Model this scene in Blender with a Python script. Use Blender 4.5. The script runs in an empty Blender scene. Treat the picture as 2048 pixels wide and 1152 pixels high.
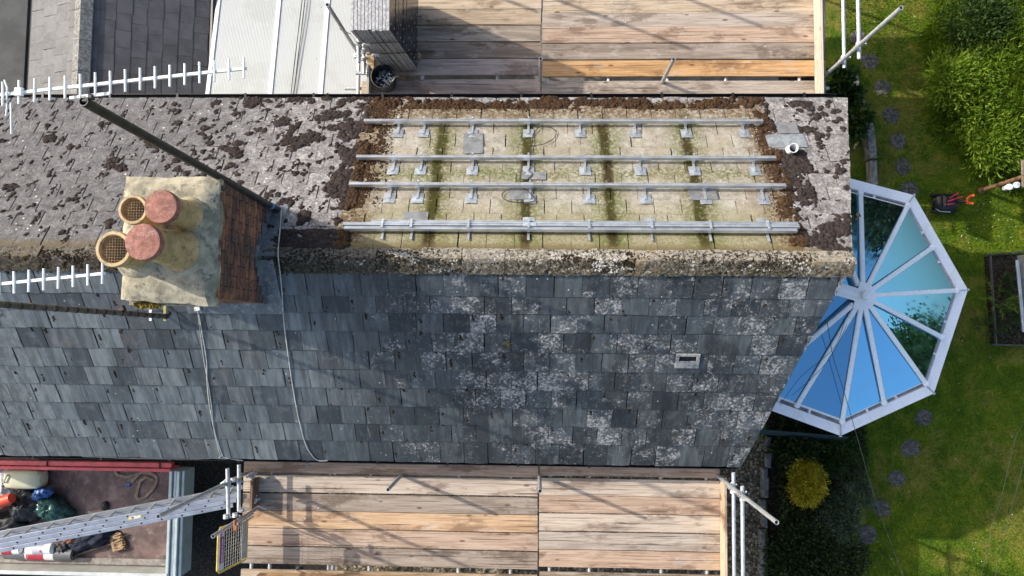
import bpy, math, random
import numpy as np
from mathutils import Matrix, Vector, noise as mnoise
random.seed(7); rng = np.random.default_rng(7)
R = math.radians
S = bpy.context.scene
COL = S.collection

# ------------------------------------------------------------------ camera
FPX = 1447.0; HC = 13.7                      # focal length in pixels of a 2048 wide frame, camera height
_n = np.array([46, -89, -1447.0]); _n /= np.linalg.norm(_n)
_Z = -_n
_X = np.array([1, -.008, 0.0]); _X[2] = -(_X[0]*_n[0]+_X[1]*_n[1])/_n[2]; _X /= np.linalg.norm(_X)
_Y = np.cross(_Z, _X)
_M = np.array([_X, _Y, _Z])
_C = np.array([0, 0, HC])
cam_data = bpy.data.cameras.new('camera'); cam = bpy.data.objects.new('camera', cam_data); COL.objects.link(cam)
cam_data.sensor_width = 36; cam_data.lens = FPX/2048*36; cam_data.clip_end = 800; cam_data.clip_start = .1
mw = Matrix([list(_M[i])+[0] for i in range(3)]+[[0, 0, 0, 1]]); mw.translation = Vector(_C); cam.matrix_world = mw
S.camera = cam
# ------------------------------------------------------------------ sky, sun, exposure
SUN_EL = R(33); SUN_DIR = Vector((-.933, .36, 0)).normalized()
sun_vec = Vector((SUN_DIR.x*math.cos(SUN_EL), SUN_DIR.y*math.cos(SUN_EL), math.sin(SUN_EL)))
W = bpy.data.worlds.new('World'); S.world = W; W.use_nodes = True
wt = W.node_tree; wt.nodes.clear()
sky = wt.nodes.new('ShaderNodeTexSky'); sky.sky_type = 'NISHITA'; sky.sun_disc = False
sky.sun_elevation = SUN_EL; sky.sun_rotation = math.atan2(SUN_DIR.x, SUN_DIR.y)
sky.air_density = 1.0; sky.dust_density = 3.2; sky.ozone_density = 1.0
bg = wt.nodes.new('ShaderNodeBackground'); bg.inputs[1].default_value = .15
wo = wt.nodes.new('ShaderNodeOutputWorld'); wt.links.new(sky.outputs[0], bg.inputs[0]); wt.links.new(bg.outputs[0], wo.inputs[0])
sl = bpy.data.lights.new('sun', 'SUN'); sl.energy = 2.8; sl.angle = R(.55); sl.color = (1, .94, .85)
so = bpy.data.objects.new('sun', sl); COL.objects.link(so); so.rotation_euler = sun_vec.to_track_quat('Z', 'Y').to_euler(); so.location = sun_vec*40
S.view_settings.view_transform = 'Standard'; S.view_settings.look = 'None'; S.view_settings.gamma = 1; S.view_settings.use_curve_mapping = False
S.view_settings.exposure = .84

# ------------------------------------------------------------------ helpers
def ray(px, py): return _M@np.array([px-1024, -(py-576), -FPX])
def at(px, py, z):
    d = ray(px, py); p = Vector(_C+d*((z+GOFF-HC)/d[2])); p.z -= GOFF; return p
def atp(px, py, p, n):
    d = ray(px, py); p = np.array(p, float); n = np.array(n, float); q = Vector(_C+d*(np.dot(p-_C, n)/np.dot(d, n))); q.z -= GOFF; return q
WM = {}
GZ = 1.5; GOFF = 0.0            # ground level; while GOFF = GZ, heights are counted from the ground
def place(o, parent=None, mat=None):
    mat = mat or Matrix.Identity(4)
    if GOFF: mat = Matrix.Translation((0, 0, GOFF))@mat
    WM[o] = mat
    if parent is not None:
        o.parent = parent; o.matrix_parent_inverse = WM[parent].inverted()
    o.matrix_basis = mat; COL.objects.link(o); return o
def tag(o, label=None, cat=None, group=None, kind=None):
    if label: o['label'] = label
    if cat: o['category'] = cat
    if group: o['group'] = group
    if kind: o['kind'] = kind
    return o
def thing(name, loc, label, cat, group=None):
    o = bpy.data.objects.new(name, None); o.empty_display_size = .1
    place(o, None, Matrix.Translation(loc)); return tag(o, label, cat, group)
def part(name, parent=None):
    o = bpy.data.objects.new(name, None); o.empty_display_size = .05
    return place(o, parent)
def inst(name, me, parent=None, mat=None, color=None):
    o = bpy.data.objects.new(name, me); place(o, parent, mat)
    if color is not None: o.color = (*color, 1)
    return o

class MB:
    def __init__(s): s.v = []; s.f = []
    def add(s, vs, fs):
        b = len(s.v); s.v += [tuple(x) for x in vs]; s.f += [tuple(i+b for i in q) for q in fs]; return s
    def box(s, c, size, m=None, bev=0):
        x, y, z = [q/2 for q in size]
        if bev:
            b = min(bev, x*.9, y*.9, z*.9)
            vs = []
            for sz in (-1, 1):
                for (a, d) in ((0, b), (b, 0)):
                    zz = sz*(z-b) if a == 0 else sz*z
                    for sx, sy in ((-1, -1), (1, -1), (1, 1), (-1, 1)): vs.append((sx*(x-a), sy*(y-a), zz))
            # layers: 0 low rim(outer), 1 low cap, 2 high rim(outer), 3 high cap
            fs = [(7, 6, 5, 4), (12, 13, 14, 15)]
            for i in range(4):
                j = (i+1) % 4
                fs += [(i, j, 8+j, 8+i), (4+i, 4+j, j, i), (8+i, 8+j, 12+j, 12+i)]
        else:
            vs = [(sx*x, sy*y, sz*z) for sz in (-1, 1) for sx, sy in ((-1, -1), (1, -1), (1, 1), (-1, 1))]
            fs = [(3, 2, 1, 0), (4, 5, 6, 7)]+[(i, (i+1) % 4, 4+(i+1) % 4, 4+i) for i in range(4)]
        c = Vector(c)
        return s.add([(m@Vector(p) if m else Vector(p))+c for p in vs], fs)
    def beam(s, a, b, w, h, up=(0, 0, 1), bev=0):
        a = Vector(a); b = Vector(b); d = (b-a); L = d.length; d.normalize(); up = Vector(up)
        y = up.cross(d); y.normalize(); z = d.cross(y)
        m = Matrix((d, y, z)).transposed()
        return s.box((a+b)/2, (L, w, h), m, bev)
    def tube(s, pts, r, n=10, hollow=0, caps=True):
        pts = [Vector(p) for p in pts]; rings = []
        rr = r if isinstance(r, (list, tuple)) else [r]*len(pts)
        d0 = (pts[1]-pts[0]).normalized(); u = d0.orthogonal().normalized()
        for i, p in enumerate(pts):
            d = ((pts[min(i+1, len(pts)-1)]-pts[max(i-1, 0)])).normalized()
            u = (u-d*u.dot(d)); u = u.normalized() if u.length > 1e-6 else d.orthogonal().normalized()
            w = d.cross(u)
            rings.append([p+(u*math.cos(2*math.pi*k/n)+w*math.sin(2*math.pi*k/n))*rr[i] for k in range(n)])
        vs = [v for q in rings for v in q]; fs = []
        for i in range(len(pts)-1):
            for k in range(n):
                j = (k+1) % n; fs.append((i*n+k, i*n+j, (i+1)*n+j, (i+1)*n+k))
        if hollow:
            f = 1-hollow; o = len(vs)
            for i in (0, -1):
                p = pts[i]; vs += [p+(v-p)*f for v in rings[i]]
            last = (len(pts)-1)*n
            for k in range(n):
                j = (k+1) % n
                fs += [(j, k, o+k, o+j), (last+k, last+j, o+n+j, o+n+k), (o+j, o+k, o+n+k, o+n+j)]
        elif caps:
            fs += [tuple(range(n-1, -1, -1)), tuple((len(pts)-1)*n+k for k in range(n))]
        return s.add(vs, fs)
    def lathe(s, c, prof, n=24, axis=None):
        """prof: list of (radius, height); axis: Matrix 3x3"""
        c = Vector(c); vs = []; fs = []
        for r, h in prof:
            for k in range(n):
                p = Vector((r*math.cos(2*math.pi*k/n), r*math.sin(2*math.pi*k/n), h)); vs.append(c+(axis@p if axis else p))
        for i in range(len(prof)-1):
            for k in range(n):
                j = (k+1) % n; fs.append((i*n+k, i*n+j, (i+1)*n+j, (i+1)*n+k))
        return s.add(vs, fs)
    def prism(s, poly, z0, z1):
        n = len(poly); vs = [(p[0], p[1], z0) for p in poly]+[(p[0], p[1], z1) for p in poly]
        return s.add(vs, [tuple(range(n-1, -1, -1)), tuple(range(n, 2*n))]+[(i, (i+1) % n, n+(i+1) % n, n+i) for i in range(n)])
    def slab(s, quad, off):
        """thick sheet from 3+ coplanar points, offset vector off"""
        n = len(quad); off = Vector(off); vs = [Vector(p) for p in quad]+[Vector(p)+off for p in quad]
        return s.add(vs, [tuple(range(n-1, -1, -1)), tuple(range(n, 2*n))]+[(i, (i+1) % n, n+(i+1) % n, n+i) for i in range(n)])
    def mesh(s, name, mat, smooth=False):
        me = bpy.data.meshes.new(name); me.from_pydata([tuple(v) for v in s.v], [], s.f)
        if mat: me.materials.append(mat)
        if smooth:
            me.polygons.foreach_set('use_smooth', [True]*len(me.polygons))
            try: me.set_sharp_from_angle(angle=R(40))
            except Exception: pass
        me.update(); return me
    def build(s, name, mat, parent=None, smooth=False, color=None):
        return inst(name, s.mesh(name, mat, smooth), parent, None, color)
def npmesh(name, V, F, mat, smooth=False):
    """V (n,3) float, F (m,k) int -> mesh"""
    me = bpy.data.meshes.new(name); V = np.asarray(V, np.float32); F = np.asarray(F, np.int32); k = F.shape[1]
    me.vertices.add(len(V)); me.vertices.foreach_set('co', V.ravel())
    me.loops.add(F.size); me.loops.foreach_set('vertex_index', F.ravel())
    me.polygons.add(len(F)); me.polygons.foreach_set('loop_start', np.arange(0, F.size, k, dtype=np.int32))
    me.update(calc_edges=True); me.materials.append(mat)
    if smooth: me.polygons.foreach_set('use_smooth', [True]*len(F))
    return me

# ------------------------------------------------------------------ node materials
class G:
    def __init__(s, name):
        s.m = bpy.data.materials.new(name); s.m.use_nodes = True; s.t = s.m.node_tree; s.t.nodes.clear()
        s.out = s.t.nodes.new('ShaderNodeOutputMaterial')
    def N(s, ty, **kw):
        n = s.t.nodes.new('ShaderNode'+ty)
        for k, v in kw.items(): setattr(n, k, v)
        return n
    def L(s, v, sock):
        if v is None: return
        if isinstance(v, bpy.types.NodeSocket): s.t.links.new(v, sock)
        elif isinstance(v, (tuple, list)):
            sock.default_value = (*v, 1) if len(v) == 3 and len(sock.default_value) == 4 else v
        else: sock.default_value = v
    def pos(s): return s.N('NewGeometry').outputs['Position']
    def island(s): return s.N('NewGeometry').outputs['Random Per Island']
    def objc(s): return s.N('TexCoord').outputs['Object']
    def rnd(s): return s.N('ObjectInfo').outputs['Random']
    def ocol(s): return s.N('ObjectInfo').outputs['Color']
    def xyz(s, v):
        n = s.N('SeparateXYZ'); s.L(v, n.inputs[0]); return n.outputs
    def vec(s, x, y, z):
        n = s.N('CombineXYZ'); [s.L(q, n.inputs[i]) for i, q in enumerate((x, y, z))]; return n.outputs[0]
    def vm(s, op, a, b=None):
        n = s.N('VectorMath', operation=op); s.L(a, n.inputs[0]); s.L(b, n.inputs[1]); return n.outputs[0]
    def math(s, op, a, b=0.0, clamp=False):
        n = s.N('Math', operation=op, use_clamp=clamp); s.L(a, n.inputs[0]); s.L(b, n.inputs[1]); return n.outputs[0]
    def noise(s, v, scale, detail=4, rough=.55, dist=0):
        n = s.N('TexNoise'); s.L(v, n.inputs['Vector']); s.L(scale, n.inputs['Scale']); n.inputs['Detail'].default_value = detail
        n.inputs['Roughness'].default_value = rough; n.inputs['Distortion'].default_value = dist; return n.outputs['Fac']
    def vor(s, v, scale, feature='F1'):
        n = s.N('TexVoronoi', feature=feature); s.L(v, n.inputs['Vector']); s.L(scale, n.inputs['Scale']); return n.outputs
    def ss(s, v, a, b, c=0.0, d=1.0):
        n = s.N('MapRange', interpolation_type='SMOOTHSTEP'); s.L(v, n.inputs[0])
        for i, q in enumerate((a, b, c, d)): s.L(q, n.inputs[i+1])
        return n.outputs[0]
    def mix(s, f, a, b, mode='MIX'):
        n = s.N('Mix', data_type='RGBA', blend_type=mode); s.L(f, n.inputs[0]); s.L(a, n.inputs[6]); s.L(b, n.inputs[7]); return n.outputs[2]
    def ramp(s, f, *st):
        n = s.N('ValToRGB'); e = n.color_ramp.elements
        for i, (p, c) in enumerate(st):
            q = e[i] if i < 2 else e.new(p); q.position = p; q.color = (*c, 1)
        s.L(f, n.inputs[0]); return n.outputs[0]
    def bump(s, h, strength=.5, dist=.01):
        n = s.N('Bump'); n.inputs['Strength'].default_value = strength; n.inputs['Distance'].default_value = dist; s.L(h, n.inputs['Height']); return n.outputs[0]
    def done(s, col, rough=.7, metal=0, nrm=None, spec=.5, sub=None):
        p = s.N('BsdfPrincipled'); s.L(col, p.inputs['Base Color']); s.L(rough, p.inputs['Roughness']); s.L(metal, p.inputs['Metallic'])
        p.inputs['Specular IOR Level'].default_value = spec
        if nrm: s.L(nrm, p.inputs['Normal'])
        s.t.links.new(p.outputs[0], s.out.inputs[0]); return s.m

def m_basic(name, col, rough=.6, metal=0, var=.25, scale=9, bump=.15, spec=.5, dirt=None):
    g = G(name); r_ = g.math('MULTIPLY', g.rnd(), 40); v = g.vm('ADD', g.objc(), g.vec(r_, r_, r_)); n = g.noise(v, scale, 6, .65); f = g.noise(v, scale*9, 3)
    c = g.mix(g.ss(n, .36, .64), tuple(q*(1-var) for q in col), tuple(min(1, q*(1+var)) for q in col))
    if dirt: c = g.mix(g.ss(g.noise(v, scale*1.7, 7, .75), .52, .62), c, dirt)
    return g.done(c, g.ss(f, 0, 1, max(.03, rough-.12), min(1, rough+.12)), metal, g.bump(f, bump, .004), spec)

def m_slate(own=True):
    g = G('slate'); P = g.pos(); x, y, z = g.xyz(P); r = g.rnd()
    r2 = g.math('FRACT', g.math('MULTIPLY', r, 17.3)); r3 = g.math('FRACT', g.math('MULTIPLY', r, 5.71))
    v = g.vm('ADD', g.objc(), g.vec(g.math('MULTIPLY', r, 37), 0, g.math('MULTIPLY', r, 11)))
    streak = g.noise(g.vm('MULTIPLY', v, (16, 2.4, 14)), 1, 5, .65); cloud = g.noise(v, 7, 6, .7)
    base = g.ramp(r3, (0, (.040, .048, .054)), (.22, (.085, .102, .112)), (.5, (.125, .148, .158)), (.7, (.175, .197, .20)), (.85, (.075, .078, .084)), (1, (.135, .152, .158)))
    base = g.mix(g.ss(streak, .4, .6), g.mix(.45, base, (.028, .031, .036)), base)
    base = g.mix(g.math('MULTIPLY', g.ss(cloud, .52, .68), .4), base, (.16, .175, .19))
    base = g.mix(g.math('MULTIPLY', g.ss(streak, .58, .72), .45), base, (.20, .215, .23))
    base = g.mix(g.ss(x, -3.0, -1.4, 0, .72), base, g.vm('MULTIPLY', base, (.38, .39, .405)))  # slates right of the chimney painted darker to deepen its cast shadow
    damp_shade = g.math('MULTIPLY', g.ss(g.noise(g.vm('MULTIPLY', P, (2.2, .8, .8)), 1, 6, .72), .46, .56), g.ss(x, -2.9, -1.0)); base = g.mix(g.math('MULTIPLY', damp_shade, .78), base, (.018, .019, .021)); wet = g.ss(g.noise(g.vm('MULTIPLY', P, (9, 1.1, 1.1)), 1, 5, .7), .5, .6, 0, .5); base = g.mix(wet, base, g.vm('MULTIPLY', base, (.45, .45, .47)))  # damp patches that also paint in shade right of the chimney; streaks everywhere
    # pale crusty lichen, heavier towards the gable end
    big = g.noise(P, .9, 3); med = g.math('ADD', g.math('MULTIPLY', g.noise(P, 11, 8, .74, .9), .6), g.math('MULTIPLY', g.noise(g.vm('ADD', P, (5, 2, 1)), 3.6, 5, .7), .4)); fine = g.noise(P, 34, 5, .75)
    zone = g.math('ADD', g.ss(x, -2.9, -1.0, -.24, -.062), g.math('ADD', g.math('MULTIPLY', g.math('SUBTRACT', big, .5), .38), g.math('MULTIPLY', g.math('SUBTRACT', r2, .5), .14)))
    fld = g.math('ADD', g.math('ADD', med, zone), g.math('MULTIPLY', g.math('SUBTRACT', fine, .5), .5))
    drip = g.math('MULTIPLY', g.ss(g.noise(g.vm('MULTIPLY', P, (28, 2.2, 2.2)), 1, 3, .6), .64, .70), g.ss(g.noise(P, 1.8, 3), .5, .58)); lm = g.math('MAXIMUM', g.ss(fld, .485, .56), g.math('MULTIPLY', drip, g.ss(x, -2.6, -1.8, 0, .8)))
    lich = g.ramp(fine, (.36, (.12, .12, .118)), (.5, (.245, .245, .238)), (.62, (.50, .50, .485)))
    c = g.mix(g.math('MULTIPLY', g.ss(fld, .40, .52), .30), base, (.19, .19, .19)); c = g.mix(g.math('MULTIPLY', lm, .8), c, lich)
    vo = g.vor(P, 8); spots = g.math('MULTIPLY', g.ss(vo[0], .08, .03), g.ss(g.noise(P, 2.1, 3), .46, .58))
    c = g.mix(spots, c, (.66, .66, .63))
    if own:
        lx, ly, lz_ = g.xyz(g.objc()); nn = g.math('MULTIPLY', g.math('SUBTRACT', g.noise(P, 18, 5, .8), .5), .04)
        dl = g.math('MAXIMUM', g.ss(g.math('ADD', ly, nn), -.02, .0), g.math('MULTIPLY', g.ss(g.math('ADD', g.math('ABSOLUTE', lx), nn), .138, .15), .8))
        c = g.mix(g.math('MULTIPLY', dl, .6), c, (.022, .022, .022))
    rusty = g.math('MULTIPLY', g.ss(g.noise(P, 5, 6, .75), .60, .68), .55); c = g.mix(rusty, c, (.13, .10, .05))
    h = g.math('ADD', g.math('MULTIPLY', lm, .6), g.math('ADD', g.math('MULTIPLY', fine, .3), g.noise(g.vm('MULTIPLY', v, (3, 9, 3)), 2, 5)))
    return g.done(c, g.math('ADD', g.math('MULTIPLY', lm, .3), .48), 0, g.bump(h, .55, .007), .45)
GAPS = (-1.145, -.115, .82, 1.8)
def m_tile(own=True):
    g = G('concrete_tile'); P = g.pos(); x, y, z = g.xyz(P); r = g.rnd(); r2 = g.math('FRACT', g.math('MULTIPLY', r, 23.7))
    d1 = g.math('MULTIPLY', g.math('SUBTRACT', g.noise(P, 3.5, 6, .7), .5), .30); d2 = g.math('MULTIPLY', g.math('SUBTRACT', g.noise(g.vm('ADD', P, (9, 4, 2)), 4, 6, .7), .5), .30)
    X = g.math('ADD', x, d1); Y = g.math('ADD', y, d2)
    fine = g.noise(P, 38, 5, .8); med = g.noise(P, 9, 8, .78); big = g.noise(P, 1.3, 4); grit = g.noise(P, 75, 3, .8)
    # uncovered tiles: grey with lichen crust
    grey = g.ramp(med, (.36, (.13, .122, .12)), (.46, (.25, .236, .23)), (.54, (.36, .34, .33)), (.66, (.52, .50, .475)))
    grey = g.mix(g.ss(fine, .42, .56), g.mix(.6, grey, (.085, .08, .08)), grey)
    grey = g.mix(g.ss(fine, .56, .66, 0, .55), grey, (.55, .53, .51))
    grey = g.mix(g.ss(x, -2.4, -4.6, 0, .78), grey, g.mix(.5, (.10, .10, .103), g.vm('MULTIPLY', grey, (.72, .73, .75))))
    grey = g.mix(g.math('MULTIPLY', r2, .35), grey, g.vm('MULTIPLY', grey, (.6, .58, .57)))
    wsp = g.ss(g.vor(P, 10)[0], .14, .07); grey = g.mix(g.math('MULTIPLY', wsp, g.ss(big, .46, .58)), grey, (.66, .65, .62))
    # tiles that lay under the panels: clean cream concrete
    cream = g.ramp(med, (.38, (.22, .20, .165)), (.48, (.35, .33, .28)), (.56, (.42, .40, .345)), (.66, (.50, .48, .425)))
    cream = g.mix(g.ss(fine, .52, .40, 0, .5), cream, (.24, .205, .14))
    cream = g.mix(g.ss(g.math('ADD', fine, g.math('MULTIPLY', g.math('SUBTRACT', big, .5), .5)), .57, .66, 0, .8), cream, (.15, .115, .075))
    cream = g.mix(g.math('MULTIPLY', r2, .30), cream, (.35, .265, .195))
    cream = g.mix(g.ss(g.noise(P, 4, 6, .75), .48, .6, 0, .35), cream, (.24, .22, .12))
    low = g.ss(Y, 1.62, 1.0); cream = g.mix(g.math('MULTIPLY', low, .7), cream, g.mix(g.ss(fine, .4, .6), (.17, .155, .06), (.33, .30, .165)))
    halo = None; core = None
    for gx in GAPS:
        dd = g.math('ABSOLUTE', g.math('SUBTRACT', g.math('ADD', x, g.math('MULTIPLY', d1, .5)), gx))
        h = g.ss(dd, .34, .05); k = g.ss(g.math('ADD', dd, g.math('MULTIPLY', g.math('SUBTRACT', g.noise(P, 14, 5, .8), .5), .10)), .095, .03)
        halo = h if halo is None else g.math('MAXIMUM', halo, h); core = k if core is None else g.math('MAXIMUM', core, k)
    dy = g.math('ABSOLUTE', g.math('SUBTRACT', Y, 1.83)); halo = g.math('MAXIMUM', halo, g.ss(dy, .15, .02, 0, .95))
    speck = g.ss(g.noise(P, 26, 5, .8), .38, .58)
    c = g.mix(g.math('MULTIPLY', halo, g.math('MULTIPLY', speck, .95)), cream, g.ramp(big, (.42, (.13, .12, .035)), (.58, (.10, .125, .02))))
    corek = g.math('MULTIPLY', core, g.ss(g.noise(P, 16, 5, .75), .34, .47, .1, 1)); c = g.mix(corek, c, g.ramp(g.noise(P, 1.7, 3), (.4, (.040, .026, .010)), (.58, (.045, .044, .008))))
    def rect(x0, x1, y1, w):
        return g.math('MULTIPLY', g.math('MULTIPLY', g.ss(X, x0, x0+w), g.ss(X, x1, x1-w)), g.ss(Y, y1, y1-w))
    inner = rect(-2.0, 2.70, 2.82, .38); outer = rect(-2.2, 2.82, 2.93, .05)
    brown = g.ramp(fine, (.36, (.045, .028, .016)), (.5, (.12, .07, .033)), (.64, (.25, .19, .11)))
    edge = g.mix(g.ss(g.noise(P, 22, 5, .8), .38, .54), cream, brown)
    c = g.mix(inner, edge, c); c = g.mix(outer, grey, c)
    ridge = g.ss(g.math('ADD', y, g.math('MULTIPLY', d2, .3)), .99, .88); c = g.mix(g.math('MULTIPLY', ridge, .8), c, (.13, .095, .04))
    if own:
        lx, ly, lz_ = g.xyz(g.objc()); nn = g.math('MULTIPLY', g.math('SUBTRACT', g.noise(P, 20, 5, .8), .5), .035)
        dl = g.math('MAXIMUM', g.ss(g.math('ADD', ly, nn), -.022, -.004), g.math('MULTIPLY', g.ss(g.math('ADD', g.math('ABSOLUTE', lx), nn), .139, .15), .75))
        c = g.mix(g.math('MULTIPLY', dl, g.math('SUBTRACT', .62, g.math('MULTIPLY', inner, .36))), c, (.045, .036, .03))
    h = g.math('ADD', g.math('MULTIPLY', fine, .7), med); h = g.math('ADD', h, g.math('MULTIPLY', grit, .3))
    return g.done(c, .9, 0, g.bump(h, .9, .012), .2)
def m_ridge():
    g = G('ridge_tile'); P = g.pos(); x, y, z = g.xyz(P); r = g.rnd(); f = g.noise(P, 30, 6, .85); m = g.noise(P, 8, 6, .78); b = g.noise(P, 1.7, 3)
    c = g.ramp(f, (.38, (.035, .028, .02)), (.46, (.13, .105, .075)), (.53, (.32, .28, .21)), (.62, (.66, .63, .56)))
    c = g.mix(g.ss(m, .46, .54), c, g.ramp(f, (.42, (.04, .03, .018)), (.58, (.24, .19, .12))))
    c = g.mix(g.math('MULTIPLY', g.ss(b, .55, .62), g.ss(m, .46, .56)), c, (.33, .25, .14)); c = g.mix(g.math('MULTIPLY', g.ss(y, .75, .79), g.ss(f, .44, .54, 0, .75)), c, (.50, .465, .39))  # pale lichen on the back face, with its sunlight put into the colour
    c = g.mix(g.math('MULTIPLY', g.math('MULTIPLY', g.ss(r, .6, .9), .5), g.ss(m, .40, .5)), c, (.42, .38, .31))
    c = g.mix(g.ss(y, .75, .70, 0, .6), c, g.ramp(f, (.42, (.03, .025, .015)), (.54, (.12, .10, .06)), (.64, (.5, .47, .40))))  # speckled front face, its shade put into the colour too
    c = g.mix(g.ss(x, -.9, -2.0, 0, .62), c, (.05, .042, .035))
    return g.done(c, .92, 0, g.bump(g.math('ADD', f, m), 1, .03), .2)
def m_moss(name, a, b, c2):
    g = G(name); P = g.pos(); i = g.island(); f = g.noise(P, 130, 4, .8)
    c = g.mix(i, a, b); c = g.mix(g.ss(f, .55, .8), c, c2)
    return g.done(c, .95, 0, g.bump(f, 1, .012), .1)
def m_wood():
    g = G('scaffold_board'); r = g.rnd(); o = g.objc(); v = g.vm('ADD', o, g.vec(g.math('MULTIPLY', r, 91), g.math('MULTIPLY', r, 17), 0))
    grain = g.noise(g.vm('MULTIPLY', v, (1.6, 42, 30)), 1, 6, .7, .8); long = g.noise(g.vm('MULTIPLY', v, (.8, 9, 8)), 1, 5, .65, .6)
    st = g.noise(g.vm('MULTIPLY', v, (1.3, 3.4, 2)), 1, 6, .7); wt = g.noise(g.vm('MULTIPLY', v, (2.2, 5, 2)), 1, 6, .75)
    oc = g.ocol(); c = g.mix(g.ss(grain, .42, .60, .0, .5), oc, g.vm('MULTIPLY', oc, (.42, .37, .33)))
    c = g.mix(g.ss(long, .5, .62, 0, .6), c, g.vm('MULTIPLY', oc, (.58, .55, .54)))
    c = g.mix(g.ss(long, .46, .36, 0, .4), c, g.vm('ADD', g.vm('MULTIPLY', oc, (.5, .5, .5)), (.25, .215, .18)))
    c = g.mix(g.ss(st, .51, .62, 0, .75), c, g.vm('MULTIPLY', oc, (.36, .31, .29)))
    c = g.mix(g.ss(wt, .55, .63, 0, .35), c, (.46, .42, .37))
    kn = g.vor(g.vm('MULTIPLY', v, (2.4, 6.5, 1)), 1)[0]; kf = g.ss(kn, .13, .06); c = g.mix(g.math('MULTIPLY', kf, .8), c, g.vm('MULTIPLY', oc, (.26, .17, .13)))
    crack = g.ss(g.noise(g.vm('MULTIPLY', v, (.7, 48, 1)), 1, 3, .5, .4), .63, .66); c = g.mix(g.math('MULTIPLY', crack, .7), c, (.05, .038, .03))
    spl = g.ss(g.vor(v, 6)[0], .06, .03); c = g.mix(g.math('MULTIPLY', spl, g.ss(st, .48, .56)), c, (.75, .73, .7))
    return g.done(c, .85, 0, g.bump(g.math('ADD', grain, g.math('MULTIPLY', crack, -2)), .6, .006), .25)
def m_steel():
    g = G('galvanised_tube'); P = g.pos(); n = g.noise(P, 16, 5, .7); f = g.noise(P, 70, 3)
    c = g.ramp(n, (.3, (.33, .35, .36)), (.55, (.52, .54, .55)), (.75, (.66, .67, .68)))
    c = g.mix(g.ss(g.noise(P, 7, 6, .8), .64, .72, 0, .6), c, (.28, .2, .14))
    return g.done(c, g.ss(f, .2, .8, .35, .6), .55, g.bump(f, .15, .002))
def m_lawn():
    g = G('lawn'); P = g.pos(); x, y, z = g.xyz(P); b = g.noise(P, .6, 4, .6); m = g.noise(P, 3.5, 6, .7); f = g.noise(P, 30, 4, .75)
    c = g.ramp(m, (.36, (.072, .135, .010)), (.5, (.135, .215, .012)), (.64, (.26, .29, .016)))
    c = g.mix(g.ss(f, .44, .60), g.mix(.5, c, (.03, .055, .008)), c)
    dry = g.math('MULTIPLY', g.ss(g.math('ADD', b, g.math('MULTIPLY', g.math('SUBTRACT', m, .5), .7)), .48, .62), .6); c = g.mix(dry, c, (.24, .19, .05))
    return g.done(c, .9, 0, g.bump(f, 1, .03), .15)
def m_leaf(name, a, b, c2, trans=.25, rough=.6):
    g = G(name); i = g.island(); P = g.pos(); n = g.noise(P, 3.2, 3); c = g.ramp(i, (0, a), (.55, b), (1, c2)); c = g.mix(g.ss(n, .35, .68, 0, .65), c, g.vm('MULTIPLY', c, (.5, .58, .5)))
    p = g.N('BsdfPrincipled'); g.L(c, p.inputs['Base Color']); p.inputs['Roughness'].default_value = rough; p.inputs['Specular IOR Level'].default_value = .3
    t = g.N('BsdfTranslucent'); g.L(c, t.inputs[0]); mx = g.N('MixShader'); mx.inputs[0].default_value = trans
    g.t.links.new(p.outputs[0], mx.inputs[1]); g.t.links.new(t.outputs[0], mx.inputs[2]); g.t.links.new(mx.outputs[0], g.out.inputs[0]); return g.m
def m_gravel(name, a, b, c2, sc=38):
    g = G(name); P = g.pos(); vo = g.vor(P, sc); f = g.noise(P, 3, 5, .7)
    rr = g.xyz(vo[1])[0]; c = g.ramp(rr, (0, a), (.6, b), (1, c2)); c = g.mix(g.ss(vo[0], .3, .7), c, g.vm('MULTIPLY', c, (.35, .33, .3)))
    c = g.mix(g.ss(f, .5, .72, 0, .7), c, (.03, .03, .02)); return g.done(c, .9, 0, g.bump(vo[0], -1, .03), .2)
def m_glass():
    g = G('blue_solar_glass'); tr = g.N('BsdfTransparent'); tr.inputs[0].default_value = (.16, .42, .5, 1)
    gl = g.N('BsdfGlossy'); gl.inputs[0].default_value = (.27, .66, 1, 1); gl.inputs['Roughness'].default_value = .015
    f = g.N('Fresnel'); f.inputs[0].default_value = 1.5
    mx = g.N('MixShader'); g.L(g.math('ADD', g.math('MULTIPLY', f.outputs[0], .6), .56, True), mx.inputs[0]); g.t.links.new(tr.outputs[0], mx.inputs[1]); g.t.links.new(gl.outputs[0], mx.inputs[2])
    P = g.pos(); df = g.N('BsdfDiffuse'); df.inputs[0].default_value = (.35, .37, .34, 1); m2 = g.N('MixShader')
    dirt = g.math('ADD', g.ss(g.noise(P, 5, 7, .75), .48, .68, .015, .10), g.ss(g.noise(P, 40, 4, .8), .62, .7, 0, .18)); g.L(dirt, m2.inputs[0])
    g.L(g.ss(g.noise(P, 2.5, 4), .4, .65, .008, .05), gl.inputs['Roughness'])
    g.t.links.new(mx.outputs[0], m2.inputs[1]); g.t.links.new(df.outputs[0], m2.inputs[2])
    g.t.links.new(m2.outputs[0], g.out.inputs[0]); return g.m
def m_poly():
    g = G('polycarbonate'); P = g.pos(); x, y, z = g.xyz(P); st = g.math('SINE', g.math('MULTIPLY', x, 2*math.pi/.022)); n = g.noise(P, 1.6, 6, .75)
    c = g.mix(g.ss(st, -.2, 1, 0, .5), (.43, .445, .43), (.38, .40, .39)); c = g.mix(g.ss(n, .48, .62, 0, .4), c, (.33, .335, .30))
    c = g.mix(g.ss(g.vor(P, 4)[0], .04, .02), c, (.15, .14, .1))
    return g.done(c, .35, 0, g.bump(st, .25, .003), .4)
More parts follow.
